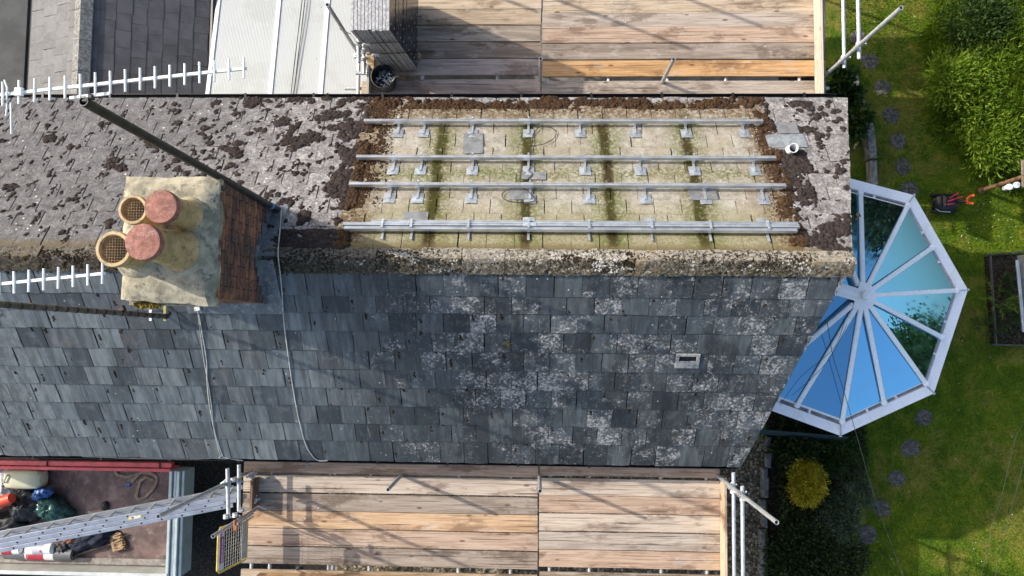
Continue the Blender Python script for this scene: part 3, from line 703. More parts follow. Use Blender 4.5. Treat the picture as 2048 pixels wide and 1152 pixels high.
# ---- chimney
mb = MB(); cx, cy = (CHX0+CHX1)/2, (CHY0+CHY1)/2
mb.box((cx, cy, (5.2+CHZ-.06)/2), (CHX1-CHX0-.05, CHY1-CHY0-.05, CHZ-.06-5.2)); chim = mb.build('chimney', m_basic('mortar_joint', (.20, .165, .125), .95, 0, .4, 20, .6), house); tag(chim, 'brick chimney stack with cement capping and four clay pots')
bm = []
for k in range(4):
    mb = MB(); mb.box((0, 0, 0), (.215, .06, .064), None, .006); mb.v = [(a+random.gauss(0, .0015), b, c+random.gauss(0, .0015)) for a, b, c in mb.v]; bm.append(mb.mesh('brick', M['brick']))
half = MB(); half.box((0, 0, 0), (.102, .06, .064), None, .006); half = half.mesh('brick', M['brick'])
rest = MB(); z = 5.35; row = 0
while z < CHZ-.10:
    for f, (ax, ln) in enumerate((('E', CHY1-CHY0), ('W', CHY1-CHY0), ('S', CHX1-CHX0), ('N', CHX1-CHX0))):
        nb = int(round((ln-.02)/.226)); pit = (ln-.012)/nb; k = 0
        t0 = -ln/2+.006
        offs = [(pit*(i+.5), pit) for i in range(nb)] if row % 2 == 0 else [(pit*.25, pit*.5)]+[(pit*(i+1), pit) for i in range(nb-1)]+[(pit*(nb-.25), pit*.5)]
        for (o_, w_) in offs:
            t = t0+o_; out = random.uniform(-.004, .004)
            if ax in 'EW':
                sg = 1 if ax == 'E' else -1; loc = Vector(((CHX1 if sg > 0 else CHX0)-sg*.03+sg*out, cy+t, z)); rot = Matrix.Rotation(R(90), 4, 'Z')
            else:
                sg = -1 if ax == 'S' else 1; loc = Vector((cx+t, (CHY0 if sg < 0 else CHY1)-sg*.03+sg*out, z)); rot = Matrix.Identity(4)
            if zroof(loc.y) > z+.05: continue
            T = Matrix.Translation(loc)@rot@Matrix.Diagonal((1 if w_ > pit*.7 else 1, 1, 1, 1))
            if ax == 'E': inst('brick', bm[row % 4] if w_ > pit*.7 else half, chim, T@Matrix.Diagonal((pit/.226, 1, 1, 1)))
            else:
                mb = MB(); mb.box((0, 0, 0), (w_-.011, .06, .064), None, .005); rest.add([T@Vector(v) for v in mb.v], mb.f)
    z += .0755; row += 1
o = rest.build('other_bricks', M['brick'], chim); tag(o, kind='stuff')
def cap(z):
    mb = MB(); nx, ny = 12, 14; ch = random.Random(3); vs = []; fs = []
    x0, x1, y0, y1 = CHX0-.03, CHX1+.005, CHY0-.03, CHY1+.01
    for j in range(ny+1):
        for i in range(nx+1):
            u, v = i/nx, j/ny; e = min(u, 1-u, v, 1-v)
            sk = -.07*(u)*(1-v)     # skewed front edge as cast
            vs.append((x0+(x1-x0)*u+(ch.gauss(0, .006) if e < .01 else 0), y0+(y1-y0)*v+sk*.6+(ch.gauss(0, .006) if e < .01 else 0), z+(.0 if e < .01 else .035+min(.05, e*.25))+ch.gauss(0, .006)))
    idx = lambda i, j: j*(nx+1)+i
    for j in range(ny):
        for i in range(nx): fs.append((idx(i, j), idx(i+1, j), idx(i+1, j+1), idx(i, j+1)))
    ring = [idx(i, 0) for i in range(nx)]+[idx(nx, j) for j in range(ny)]+[idx(i, ny) for i in range(nx, 0, -1)]+[idx(0, j) for j in range(ny, 0, -1)]
    b = len(vs); vs += [(vs[k][0], vs[k][1], z-.075) for k in ring]; n = len(ring)
    for k in range(n): fs.append((ring[k], b+k, b+(k+1) % n, ring[(k+1) % n]))
    fs.append(tuple(b+k for k in range(n-1, -1, -1)))
    mb.add(vs, fs); return mb.build('capping', M['mortar'], chim, True)
cap(CHZ-.06)
mb = MB(); mb.box((cx-.02, CHY0-.05, CHZ-.19), (CHX1-CHX0-.02, .05, .05), None, .006); mb.build('brick_ledge', M['mortar'], chim)
ZT = CHZ+.02
def pot(top_px, ztop, r0, r1, lid, guard):
    t = at(*top_px, ztop); h = ztop-ZT; mb = MB()
    if lid: prof = [(r0*1.28, -.03), (r0*1.28, .05), (r0*1.16, .07), (r0*1.12, .09), (r0*1.0, h*.55), (r1*1.0, h-.16), (r1*1.08, h-.12), (r1*1.1, h-.06), (r1*.9, h-.05)]
    else: prof = [(r0, -.03), (r1*.94, h-.09), (r1, h-.08), (r1*1.04, h-.05), (r1*1.04, h-.012), (r1, h), (r1*.84, h), (r1*.79, h-.012), (r1*.78, -.3), (0.001, -.3)]
    mb.lathe((t.x, t.y, ZT), prof, 32); mb.build('chimney_pot', M['buff'], chim, True)
    fl = MB(); fl.lathe((t.x, t.y, ZT-.03), [(r0*1.75, -.02), (r0*1.5, .035), (r0*1.22, .075), (r0*.9, .09)], 24); fl.build('flaunching', M['mortar'], chim, True)
    if lid:
        mb = MB(); R1 = r1*1.16; mb.lathe((t.x, t.y, ztop), [(R1*.86, -.12), (R1*.86, -.075), (R1, -.06), (R1, -.012), (R1*.95, .002), (R1*.55, .008), (R1*.2, .011), (.001, .014)], 32); o = mb.build('pot_cap', M['terracotta'], chim, True)
    if guard:
        mb = MB(); rr2 = r1*.79; k = -rr2
        while k <= rr2:
            L = math.sqrt(max(0, rr2*rr2-k*k))
            if L > .01:
                for (p0, p1) in (((t.x+k, t.y-L, ztop-.03), (t.x+k, t.y+L, ztop-.03)), ((t.x-L, t.y+k, ztop-.027), (t.x+L, t.y+k, ztop-.027))): mb.tube([p0, p1], 0.0013, 4, caps=False)
            k += .024
        mb.build('pot_guard', m_basic('guard_wire', (.20, .17, .12), .6, .4), chim)
pot((321, 413), ZT+.50, .118, .126, True, False)
pot((285, 484), ZT+.66, .150, .133, True, False)
pot((265, 419), ZT+.36, .12, .126, False, True)
pot((226, 498), ZT+.40, .145, .152, False, True)
# a tuft of yellow moss on the capping's edge, and the lead round the base
pts = np.array([(-3.72+random.uniform(-.02, .22), CHY0-.07+random.gauss(0, .015), CHZ-.15+random.gauss(0, .012)) for _ in range(150)])
domes('yellow_moss', m_moss('golden_moss', (.20, .14, .03), (.32, .22, .05), (.14, .12, .05)), chim, I4, pts, rng.uniform(.006, .018, 150), .9)
mb = MB()
def strip(side, x0, x1, s0, s1, h): 
    m = slope(side); sg = 1 if side == 'F' else -1
    mb.box((0, 0, 0), (1, 1, 1)); vs = mb.v[-8:]; mb.v[-8:] = [tuple(m@Vector((sg*((x0+x1)/2+v[0]*(x1-x0)), -((s0+s1)/2+v[1]*(s1-s0)), h+v[2]*.006))) for v in vs]
strip('B', CHX1-.02, CHX1+.17, .0, (CHY1-YR)/CP+.06, .034); strip('F', CHX1-.02, CHX1+.17, .0, (YR-CHY0)/CP+.02, .034)
strip('F', CHX0-.05, CHX1+.172, (YR-CHY0)/CP-.02, (YR-CHY0)/CP+.12, .027); strip('B', CHX0-.05, CHX1+.172, (CHY1-YR)/CP-.02, (CHY1-YR)/CP+.10, .027)
mb.build('lead_apron', M['lead'], chim); mb = MB()
for ya, yb in ((YR, CHY1+.01), (CHY0-.01, YR)):      # stepped upstand on the brick face
    k = 5
    for i in range(k):
        a = ya+(yb-ya)*i/k; b = ya+(yb-ya)*(i+1)/k; zt = max(zroof(a), zroof(b))+.11; zb = min(zroof(a), zroof(b))-.02
        mb.box((CHX1+.006+.001*i, (a+b)/2, (zt+zb)/2), (.010, abs(b-a), zt-zb))
mb.build('flashing', M['lead'], chim)

# ================================================================== SOLAR RAILS on the tiled slope
RAILROWS = [(728, 1525, 243, 1050, (797, 848, 945, 1057, 1160, 1270, 1372, 1487), 'topmost aluminium mounting rail on the tiles, next to the black gutter'),
            (713, 1551, 316, 1048, (787, 842, 945, 1057, 1170, 1280, 1388, 1508), 'aluminium mounting rail on the tiles, second down from the black gutter'),
            (698, 1571, 371, 1055, (780, 836, 943, 1060, 1178, 1290, 1410, 1525), 'aluminium mounting rail on the tiles, third down from the black gutter'),
            (686, 1597, 452, 1060, (765, 823, 937, 1057, 1178, 1303, 1420, 1535), 'aluminium mounting rail nearest the ridge, with spare rails lying against it')]
UPB = Vector((0, -CP, SP))
def bl(x, v, h): return Vector((x, YR, ZR))+Vector((0, CP, -SP))*v+NB*h          # point on the tiled slope: x, distance from ridge, height
for ri, (xa, xb, py, xs, hooks, lab) in enumerate(RAILROWS):
    H = .105; a = B(xa, py, H); b = B(xb, py, H); v = ((a.y+b.y)/2-YR-NB.y*H)/CP
    t = thing('mounting_rail', bl(0, v, 0), lab, 'rail', 'solar mounting rails on the roof')
    def prof(mb, x0, x1, vv=v, hh=H, w=.040, ht=.036):
        mb.beam(bl(x0, vv, hh), bl(x1, vv, hh), w*.99, ht, NB, .003)
        for s_ in (-1, 1): mb.beam(bl(x0-.001, vv+s_*w*.36, hh+ht*.56), bl(x1+.001, vv+s_*w*.36, hh+ht*.56), w*.22, .010, NB)
    xm = B(xs, py, H).x; xq = B((845, 835, 837, 818)[ri], py, H).x
    mb = MB(); prof(mb, a.x, xq); mb.build('rail_bar', M['white'] if ri == 9 else M['alu'], t)
    mb = MB(); prof(mb, xq+.004, xm); mb.build('rail_bar', M['alu_dull'], t)
    mb = MB(); prof(mb, xm+.004, b.x); mb.build('rail_bar', M['alu_dull'], t)
    mb = MB(); mb.beam(bl(xm-.07, v, H+.004), bl(xm+.07, v, H+.004), .05, .048, NB, .003); mb.build('splice_sleeve', M['alu'], t)
    hk = MB(); fp = MB(); hk.beam(bl(0, 0, 0), bl(.01, 0, 0), .01, .01); fp.beam(bl(-.032, 0, 0), bl(.032, 0, 0), .09, .003, NB)
    for j, hx in enumerate(hooks):
        x = B(hx, py, H).x
        mb = MB(); mb.beam(bl(x, v+.036, .04), bl(x, v-.155, .050), .026, .005, NB); mb.beam(bl(x, v-.02, .038), bl(x, v-.02, H-.01), .03, .006, (0, 0, 1)); mb.beam(bl(x, v+.034, .03), bl(x, v+.034, H+.03), .022, .012, (1, 0, 0)); mb.box(bl(x, v+.034, H+.035), (.02, .02, .014))
        mb.build('roof_hook', M['alu_dull'], t)
        if ri < 3 or j % 2 == 1:
            mb = MB(); vv = v-.145 if ri < 3 else v-.11*-1
            w = .066
            for s_, hgt in ((-1, 0), (1, .0)): mb.add([bl(x+s_*w, vv+.085, .032), bl(x+s_*.012, vv+.085, .038), bl(x+s_*.014, vv-.075, .044), bl(x+s_*w, vv-.075, .040)], [(0, 1, 2, 3) if s_ < 0 else (3, 2, 1, 0)])
            mb.add([bl(x-.012, vv+.085, .038), bl(x+.012, vv+.085, .038), bl(x+.014, vv-.075, .044), bl(x-.014, vv-.075, .044)], [(0, 1, 2, 3)])
            mb.build('flashing_plate', M['zinc'], t)
    if ri == 3:
        for k, (dv, x0, x1, lb) in enumerate(((-.048, a.x+.02, b.x-.03, 'spare aluminium rail lying above the ridge-side rail, upper of the pair'), (.048, a.x+.30, b.x+.0, 'spare aluminium rail lying on the ridge side of the lowest mounting rail'))):
            q = thing('spare_rail', bl(0, v+dv, .09), lb, 'rail', 'spare rails'); mb = MB(); prof(mb, x0, x1, v+dv, H-.01, .036, .034); mb.build('rail_bar', M['alu'], q)
            mb = MB()
            for hx in hooks[k::2]: x = B(hx, py, H).x; mb.beam(bl(x, v-.06+k*.005, H+.032), bl(x, v+.07, H+.032), .026, .006, NB)
            mb.build('clamp', M['alu_dull'], q)
# solar cable loops
def cable(name, pts, r, mat, label, cat='cable', group=None, n=6, sub=6):
    P = [Vector(p) for p in pts]; out = []
    for i in range(len(P)-1):
        p0, p1, p2, p3 = P[max(i-1, 0)], P[i], P[i+1], P[min(i+2, len(P)-1)]
        for k in range(sub):
            t = k/sub; out.append(.5*((2*p1)+(p2-p0)*t+(2*p0-5*p1+4*p2-p3)*t*t+(3*p1-p0-3*p2+p3)*t**3))
    out.append(P[-1]); mb = MB(); mb.tube(out, r, n); o = mb.build(name, mat, None, True); tag(o, label, cat, group); return o
cable('solar_cable', [B(x, y, .05) for x, y in ((1062, 306), (1064, 285), (1068, 265), (1082, 253), (1100, 254), (1112, 264), (1108, 276), (1095, 285), (1078, 290), (1058, 292))], .0045, M['cable_black'], 'thin black cable looped on the tiles between the two upper rails')
cable('solar_cable', [B(x, y, .05) for x, y in ((1066, 325), (1058, 340), (1064, 349), (1052, 362), (1046, 374), (1058, 384), (1070, 400), (1058, 404), (1030, 404), (1008, 398), (1004, 388), (1012, 382))], .0045, M['cable_black'], 'thin black cable tangled over the dark lead patch by the third rail')

# ================================================================== TV AERIALS
def aerial(p0, p1, nel, el, label, mastpts, mmat, clips, extras):
    p0 = Vector(p0); p1 = Vector(p1); d = (p1-p0).normalized(); side = Vector((-d.y, d.x, 0)).normalized()
    side = (side+Vector((.06, 0, 0))).normalized()
    t = thing('television_aerial', mastpts[0], label, 'aerial', 'television aerials on the chimney')
    mb = MB(); mb.beam(p0-d*.05, p1+d*.012, .019, .019); mb.build('boom', M['white'], t)
    em = MB(); em.tube([(0, -.5, 0), (0, .5, 0)], .0078, 8); em = em.mesh('director', M['white'], True)
    for k in range(nel):
        f = k/(nel-1); f = f**.97; c = p0.lerp(p1, f)+Vector((0, 0, .012)); L = el*(1.10-.16*f)
        ang = math.atan2(side.y, side.x)-math.pi/2
        inst('director', em, t, Matrix.Translation(c)@Matrix.Rotation(ang+random.gauss(0, .012), 4, 'Z')@Matrix.Diagonal((1, L, 1, 1)))
    mb = MB(); mb.tube(mastpts, .036 if not clips else .026, 14, .2); mb.build('mast', mmat, t, True)
    if clips:
        for k in range(clips):
            c = Vector(mastpts[0]).lerp(Vector(mastpts[1]), .02+.96*k/clips); mb = MB(); mb.tube([c-Vector((0, 0, .010)), c+Vector((0, 0, .010))], .030, 12); mb.build('cable_clip', M['black'], t)
    extras(t, p0, p1, d, side); return t
za = 9.0
A0, A1 = at(8, 189, za), at(489, 137, za)
mt = at(170, 204, za-.04); mtop = Vector((mt.x, mt.y, za-.02)); mbase = B(556, 419)+Vector((-.0, 0, .12)); mbase = Vector((CHX1+.06, CHY1-.06, 5.75))
def ex1(t, p0, p1, d, side):
    mb = MB(); c = at(170, 197, za-.03)
    mb.beam(at(140, 196, za-.03), at(220, 187, za-.03), .02, .014); mb.build('boom_brace', M['white'], t)
    mb = MB(); q = mtop+Vector((0, 0, -.01)); mb.box(q+Vector((.0, .02, -.02)), (.05, .05, .04), None, .008); mb.box(q+Vector((.05, .03, .0)), (.035, .035, .04), None, .008); mb.build('mast_clamp', M['mast'], t)
    mb = MB(); q = mbase.lerp(mtop, .06); mb.tube([q, q+Vector((0, 0, .05))], .039, 12); mb.box(q+Vector((-.06, .0, .02)), (.10, .05, .012), None, .004); mb.build('blue_tape', m_basic('blue_tape', (.12, .28, .55), .6), t)
    mb = MB(); mb.box(at(38, 184, za+.015), (.055, .055, .03), None, .006); mb.build('white_box', M['white'], t)  # small plain white box near the rear end of the boom
    mb = MB(); c = at(10, 189, za)
    mb.tube([at(9, 160, za+.03), at(14, 175, za+.03), at(14, 215, za-.02), at(12, 232, za-.03)], .006, 8); mb.tube([at(22, 205, za-.05), at(23, 268, za-.10)], .007, 8); mb.build('dipole', M['white'], t)
aerial(A0, A1, 17, .150, 'white television aerial with many directors on the black mast behind the chimney', [mbase, mtop], M['mast'], 0, ex1)
zb = 8.95
B1 = at(207, 547, zb); B0 = B1+(A0-A1)
m2b = Vector((CHX0+.08-.45+.45, CHY0-.14, 5.62)); m2b = F(335, 633, .06); m2t = at(-150, 598, zb-.02)
def ex2(t, p0, p1, d, side):
    for x in (290, 319):
        mb = MB(); q = F(x, 613, .13); a = Vector((q.x, CHY0+.02, m2b.z+.05)); mb.beam(a, Vector((q.x+.01, m2b.y-.05, m2b.z+.05)), .03, .012); mb.build('wall_bracket', M['zinc'] if x == 290 else m_basic('mossy_bracket', (.25, .25, .06), .7, 0, .2, 20), t)
    mb = MB(); c = m2b.lerp(m2t, .27); mb.box(c+Vector((.0, .04, .02)), (.07, .055, .05), Matrix.Rotation(.5, 3, 'Z'), .008); mb.build('amplifier_box', M['black'], t)
    mb = MB(); mb.box(m2t, (.09, .07, .06), None, .008); mb.build('mast_clamp', M['mast'], t)
aerial(B0, B1, 17, .150, 'white television aerial on the clipped grey mast before the chimney', [m2b, m2t], M['mastgrey'], 22, ex2)
# aerial cables
cable('aerial_cable', [B(563, 421, .05), B(559, 470, .06), B(556, 508, .07), F(560, 545, .06), F(564, 585, .04), F(567, 635, .022), F(575, 700, .022), F(585, 770, .022), F(596, 830, .022), F(610, 885, .022), F(622, 908, .024), F(636, 921, .024), F(656, 921, .01)], .0062, M['cable_grey'], 'pale cable running down the slates from the chimney flashing towards the scaffold boards')
cable('aerial_cable', [F(392, 612, .03), F(398, 632, .03), F(404, 665, .022), F(413, 720, .022), F(414, 760, .022), F(419, 810, .022), F(431, 870, .022), F(443, 905, .022), F(447, 914, .022), F(470, 919, .0), F(486, 921, -.02)], .0062, M['cable_grey'], 'pale double cable running down the slates below the middle of the chimney')
cable('aerial_cable', [F(396, 630, .03), F(400, 660, .022), F(408, 722, .022), F(417, 770, .022), F(424, 820, .022), F(428, 862, .022), F(437, 900, .022), F(440, 914, .02), F(420, 917, -.01), F(360, 918, -.02), F(250, 916, -.02), F(165, 913, -.02)], .0045, M['cable_grey'], 'thin pale cable turning left along the slate eaves above the truck')
mb = MB(); q = F(396, 618, .05); mb.box(q, (.07, .05, .05), Matrix.Rotation(.2, 3, 'Z'), .006); o = mb.build('junction_box', M['zinc'], None); tag(o, 'small grey junction box on the slates below the chimney capping', 'box')

# ================================================================== SCAFFOLDS
DZ = 3.9
PALE = (.50, .40, .285); TAN = (.42, .325, .225); GREYB = (.32, .265, .21); DARKB = (.27, .21, .16); ORNG = (.54, .325, .15); PINK = (.46, .335, .24); PLGR = (.42, .36, .295); MAUVE = (.43, .34, .285); BLCH = (.53, .44, .345)
_bm = {}
def board(parent, x0, x1, y, w=.225, z=DZ, color=TAN, tilt=0):
    L = x1-x0; k = (round(L, 2), w)
    if k not in _bm:
        vs = []; mb = MB(); n = 8; b = .004
        for i in range(n+1):
            bow = math.sin(i/n*math.pi)*.003
            for (yy, zz) in ((-w/2+.002, -.038), (-w/2, -b), (-w/2+b, 0), (w/2-b, 0), (w/2, -b), (w/2-.002, -.038)): vs.append((-L/2+L*i/n, yy+bow, zz))
        fs = []
        for i in range(n):
            for q in range(6): fs.append((i*6+q, (i+1)*6+q, (i+1)*6+(q+1) % 6, i*6+(q+1) % 6)[::-1])
        fs += [tuple(range(6))[::1], tuple(n*6+q for q in range(5, -1, -1))]
        mb.add(vs, fs); _bm[k] = mb.mesh('board', M['wood'])
    return inst('board', _bm[k], parent, Matrix.Translation(((x0+x1)/2+random.gauss(0, .006), y, z+random.uniform(-.004, .004)))@Matrix.Rotation(R(random.gauss(0, .06)), 4, 'Z')@Matrix.Rotation(R(tilt+random.gauss(0, .35)), 4, 'X'), color)
def toe(parent, x, y0, y1, color, z=DZ, axis='Y', h=.225):
    mb = MB(); L = abs(y1-y0); mb.box((0, 0, 0), (L, .038, h), None, .004); me = mb.mesh('toe_board', M['wood'])
    T = Matrix.Translation((x, (y0+y1)/2, z+h/2+.006))@Matrix.Rotation(R(90), 4, 'Z') if axis == 'Y' else Matrix.Translation(((y0+y1)/2, x, z+h/2+.006))
    return inst('toe_board', me, parent, T, color)
def tube(parent, a, b, name='scaffold_tube', r=.0242):
    mb = MB(); mb.tube([a, b], r, 16, .17); return mb.build(name, M['steel'], parent, True)
def coupler(parent, c, ax=(0, 0, 1), s=1):
    c = Vector(c); ax = Vector(ax); mb = MB(); mb.tube([c-ax*.026, c+ax*.026], .034*s, 10); o = ax.orthogonal().normalized(); w = ax.cross(o)
    mb.box(c+o*.045, (.03, .03, .05), None, .004)
    for k in (-1, 1): mb.tube([c+w*.028*k+o*.01, c+w*.028*k+o*.085], .007, 6); mb.tube([c+w*.028*k+o*.07, c+w*.028*k+o*.082], .013, 6)
    return mb.build('coupler', M['alu_dull'] if s < 1.01 else M['steel'], parent)
# ---- back scaffold
sb = thing('scaffold', (0.8, 4.5, GZ), 'scaffold platform of weathered boards behind the roof, the solar panels stacked on it', 'scaffold', 'scaffolds along the eaves')
def Yof(py, px=1200): return at(px, py, DZ).y
rows_r = [(178, PLGR), (137, ORNG), (103, GREYB), (70, PINK), (39, PLGR), (11, PALE)]
rows_l = [(175, MAUVE), (134, MAUVE), (101, DARKB), (67, GREYB), (34, TAN), (3, PALE)]
for k, (py, c) in enumerate(rows_r): board(sb, .065, 3.93, Yof(py), color=c)
for k, (py, c) in enumerate(rows_l): board(sb, -2.32, .045, Yof(py, 900), color=c)
cols = [PALE, TAN, PLGR, PINK, GREYB, TAN, MAUVE, PALE, TAN]
yt = Yof(11)
for k in range(7):  # rows out of view, added so the deck's shadow reaches over the lawn
    board(sb, .065, 3.93, yt+.232*(k+1)+(.11 if k > 2 else 0), color=cols[k % 9]); board(sb, -2.32, .045, yt+.232*(k+1)+(.11 if k > 2 else 0), color=cols[-(k % 9)])
toe(sb, 3.80, 3.02, 6.15, (.58, .50, .40))
mb = MB()
for x, y, zt in ((1.715, 3.445, 4.74), (.045, 3.48, 4.68), (3.925, 3.54, 5.96), (-2.45, 3.79, 5.56), (-2.45, 5.39, 5.6), (-1.75, yt+.865, 6.6), (.055, yt+.865, 6.0), (.045, 6.15, 5.0), (3.925, 5.0, 4.9), (3.925, 6.1, 4.9), (1.7, 6.1, 5.0)):
    tube(sb, (x, y, GZ), (x, y, zt), 'standard')
for y in (3.40, 4.9, 6.05): tube(sb, (-2.7, y, DZ-.115), (4.02, y, DZ-.115), 'ledger')
for x in (-2.5, -1.6, -.55, .15, .99, 1.8, 2.6, 3.6, 3.86): tube(sb, (x, 3.0, DZ-.065), (x, 6.2, DZ-.065), 'transom')
tube(sb, (3.99, 3.47, 4.36), (3.99, 6.3, 4.36), 'guard_rail'); tube(sb, (3.985, 3.42, 4.80), (3.985, 6.3, 4.80), 'guard_rail')
coupler(sb, (3.95, 3.56, 4.36)); coupler(sb, (3.95, 3.56, 4.80)); coupler(sb, (3.98, 3.60, 4.80), (0, 1, 0)); coupler(sb, (3.98, 3.6, 4.36), (0, 1, 0))
tube(sb, at(717, 76, 4.5), at(717, 126, 4.45), 'guard_rail'); tube(sb, at(727, 92, 4.2), at(728, 148, 4.15), 'guard_rail'); tube(sb, at(712, 147, 4.05), at(745, 146, 4.05), 'transom')
for p in ((718, 82, 4.5), (718, 95, 4.45), (728, 103, 4.25), (728, 118, 4.2), (735, 146, 4.05), (712, 112, 4.3)): coupler(sb, at(*p), (0, 1, 0))
toe(sb, at(739, 170, 4.0).x, 3.12, 3.62, (.42, .40, .38), DZ-.02)
mb = MB(); mb.box(at(790, 160, DZ-.03), (.28, .07, .06), None, .004); o = mb.build('packing_block', M['wood'], sb); o.color = (.50, .34, .17, 1)
mb = MB(); mb.box(at(733, 178, DZ-.02), (.12, .2, .06), None, .004); o = mb.build('packing_block', M['wood'], sb); o.color = (.48, .38, .25, 1)
mb = MB(); mb.box(at(742, 120, DZ+.03), (.10, .35, .06), None, .004); o = mb.build('packing_block', M['wood'], sb); o.color = (.50, .36, .2, 1)

# ---- solar panels standing on edge on the back scaffold
PL, PW, PT = 1.0, 1.56, .0375; lean = .10
frame = MB(); 
for (c, s_) in (((0, 0, .006), (PT, PL, .012)), ((0, 0, PW-.006), (PT, PL, .012)), ((0, -PL/2+.006, PW/2), (PT-.001, .012, PW-.024)), ((0, PL/2-.006, PW/2), (PT-.001, .012, PW-.024))): frame.box(c, s_, None, .0015)
frame = frame.mesh('panel_frame', m_basic('panel_alu', (.33, .33, .33), .5, .3, .3, 30, .2, dirt=(.16, .16, .16)))
lam = MB(); lam.box((PT/2-.004, 0, PW/2), (.005, PL-.02, PW-.02)); lam = lam.mesh('glass_laminate', M['pvcell'])
dots = MB()
for i in range(6):
    for j in range(10): dots.box((PT/2-.001, -PL/2+.105+i*.158, .075+j*.156), (.0015, .018, .018), Matrix.Rotation(R(45), 3, 'X'))
dots = dots.mesh('cell_corner_mark', m_basic('cell_mark', (.55, .57, .6), .4))
lines = MB()
for i in range(10): lines.box((PT/2-.0013, -PL/2+.167+i*.154, PW/2), (.001, .002, PW-.04))
blk = MB(); blk.box((0, 0, 0), (.62, .07, .07), None, .004); blk = blk.mesh('timber_bearer', M['wood'])
for i, yy in enumerate((3.8, 4.4)):
    o = inst('timber_bearer', blk, None, Matrix.Translation((-1.92, yy, DZ+.047)), (.45, .34, .22)); tag(o, ('timber bearer under the near end of the stacked solar panels', 'timber bearer under the far end of the stacked solar panels')[i], 'timber', 'bearers')
NP = 11
for k in range(NP):
    x = -1.665-k*(PT+.0045)
    lab = 'black solar panel at the right of the upright stack, its dark face showing' if k == 0 else ('solar panel at the left end of the upright stack, nearest the white lean-to' if k == NP-1 else ('second third fourth fifth sixth seventh eighth ninth tenth'.split()[k-1]+' solar panel from the dark face in the upright stack'))
    t = thing('solar_module', (x, 3.62+PL/2, DZ+.085), lab, 'solar panel', 'solar panels stacked on edge')
    T = Matrix.Translation((x, 3.60+PL/2+random.gauss(0, .006), DZ+.085))@Matrix.Rotation(R(3.5), 4, 'X')@Matrix.Rotation(R(-3.0), 4, 'Y')
    inst('panel_frame', frame, t, T); inst('glass_laminate', lam, t, T)
    if k == 0: inst('cell_corner_mark', dots, t, T)
def strapz(z, lab):
    o_ = math.tan(R(-3.2))*(z-DZ-.085); xr, xl = -1.64+o_, -2.13+o_
    t = thing('ratchet_strap', (xl, 3.6, z), lab, 'strap', 'straps round the panel stack'); mb = MB(); yy = 3.575-.061*(z-DZ-.085)
    P = [(xl-.25, 3.72, z-.08), (xl-.1, 3.64, z-.04), (xl-.0, yy-.005, z), (xr+.012, yy-.005, z+.05), (xr+.014, 3.9, z+.05), (xr+.014, 4.55, z+.05)]
    for a, b in zip(P[:-1], P[1:]): mb.beam(a, b, .004, .028)
    mb.build('webbing', M['black'], t); mb = MB(); mb.box((xl+.12, yy-.02, z+.012), (.09, .03, .045), None, .006); mb.tube([(xl+.08, yy-.03, z), (xl+.08, yy-.03, z+.05)], .012, 8); mb.build('ratchet', M['alu_dull'], t)
strapz(5.12, 'black strap round the upright solar panels, the upper one'); strapz(4.72, 'black strap with ratchet round the upright solar panels, the lower one')
# ---- bucket of fixings
c = at(772, 158, DZ)+Vector((-.01, -.085, 0)); t = thing('bucket', c, 'black bucket full of metal fixings beside the panel stack', 'bucket')
mb = MB(); mb.lathe(c+Vector((.03, .02, .004)), [(.001, 0), (.125, 0), (.13, .01), (.158, .27), (.166, .275), (.166, .30), (.156, .302), (.15, .28), (.12, .02), (.001, .02)], 28); mb.build('bucket_body', M['black'], t, True)
mb = MB(); mb.tube([c+Vector((.03+.168*math.cos(a), .02+.168*math.sin(a)*.9, .29-.09*math.sin(max(0, math.pi-a)))) for a in np.linspace(-.6, 2.2, 12)], .005, 6); mb.build('handle', M['alu_dull'], t, True)
mb = MB()
for _ in range(150):
    a = random.uniform(0, 6.28); rr2 = .135*math.sqrt(random.random()); q = c+Vector((.03+rr2*math.cos(a), .02+rr2*math.sin(a), .15+random.uniform(0, .02)))
    mb.box(q, (random.uniform(.01, .035), random.uniform(.006, .016), random.uniform(.005, .014)), Matrix.Rotation(random.uniform(0, 6), 3, Vector((random.random(), random.random(), random.random()+.1)).normalized()))
o = mb.build('metal_fixings', M['alu'], None); tag(o, 'loose metal clips and bolts filling the black bucket', 'fixings', None, 'stuff')

# ---- front scaffold
sf = thing('scaffold', (-.7, -2.6, GZ), 'scaffold platform of pale boards along the slate eaves, a yellow gate at its end', 'scaffold', 'scaffolds along the eaves')
def Yl(py, px): return at(px, py, DZ).y
for py, c in ((971, BLCH), (1008, GREYB), (1043, ORNG), (1079, PINK), (1116, GREYB)): board(sf, -3.92, .055, Yl(py, 780), color=c if c != ORNG else (.55, .37, .22))
for py, c in ((976, BLCH), (1011, PINK), (1047, BLCH), (1084, PLGR), (1120, PINK)): board(sf, .075, 2.47, Yl(py, 1260), color=tuple(q*1.02 for q in c))
yb = Yl(933, 780); board(sf, -3.92, .06, yb, color=PINK); board(sf, .08, 2.46, Yl(937, 1260), color=PINK)
for k in range(3):
    board(sf, -3.92, .055, Yl(1116, 780)-.30-.232*k, color=(TAN, PINK, GREYB)[k]); board(sf, .075, 2.47, Yl(1120, 1260)-.29-.232*k, color=(GREYB, TAN, PALE)[k])
mb = toe(sf, Yl(1152, 780)-.0, -3.65, .02, (.56, .36, .19), DZ, 'X', .15); toe(sf, Yl(1152, 1260)-.02, .08, 2.44, (.40, .31, .23), DZ, 'X', .15)
toe(sf, 2.475, -1.86, -3.9, (.60, .44, .29), DZ); toe(sf, -3.72, -1.98, -2.36, (.20, .12, .08), DZ)
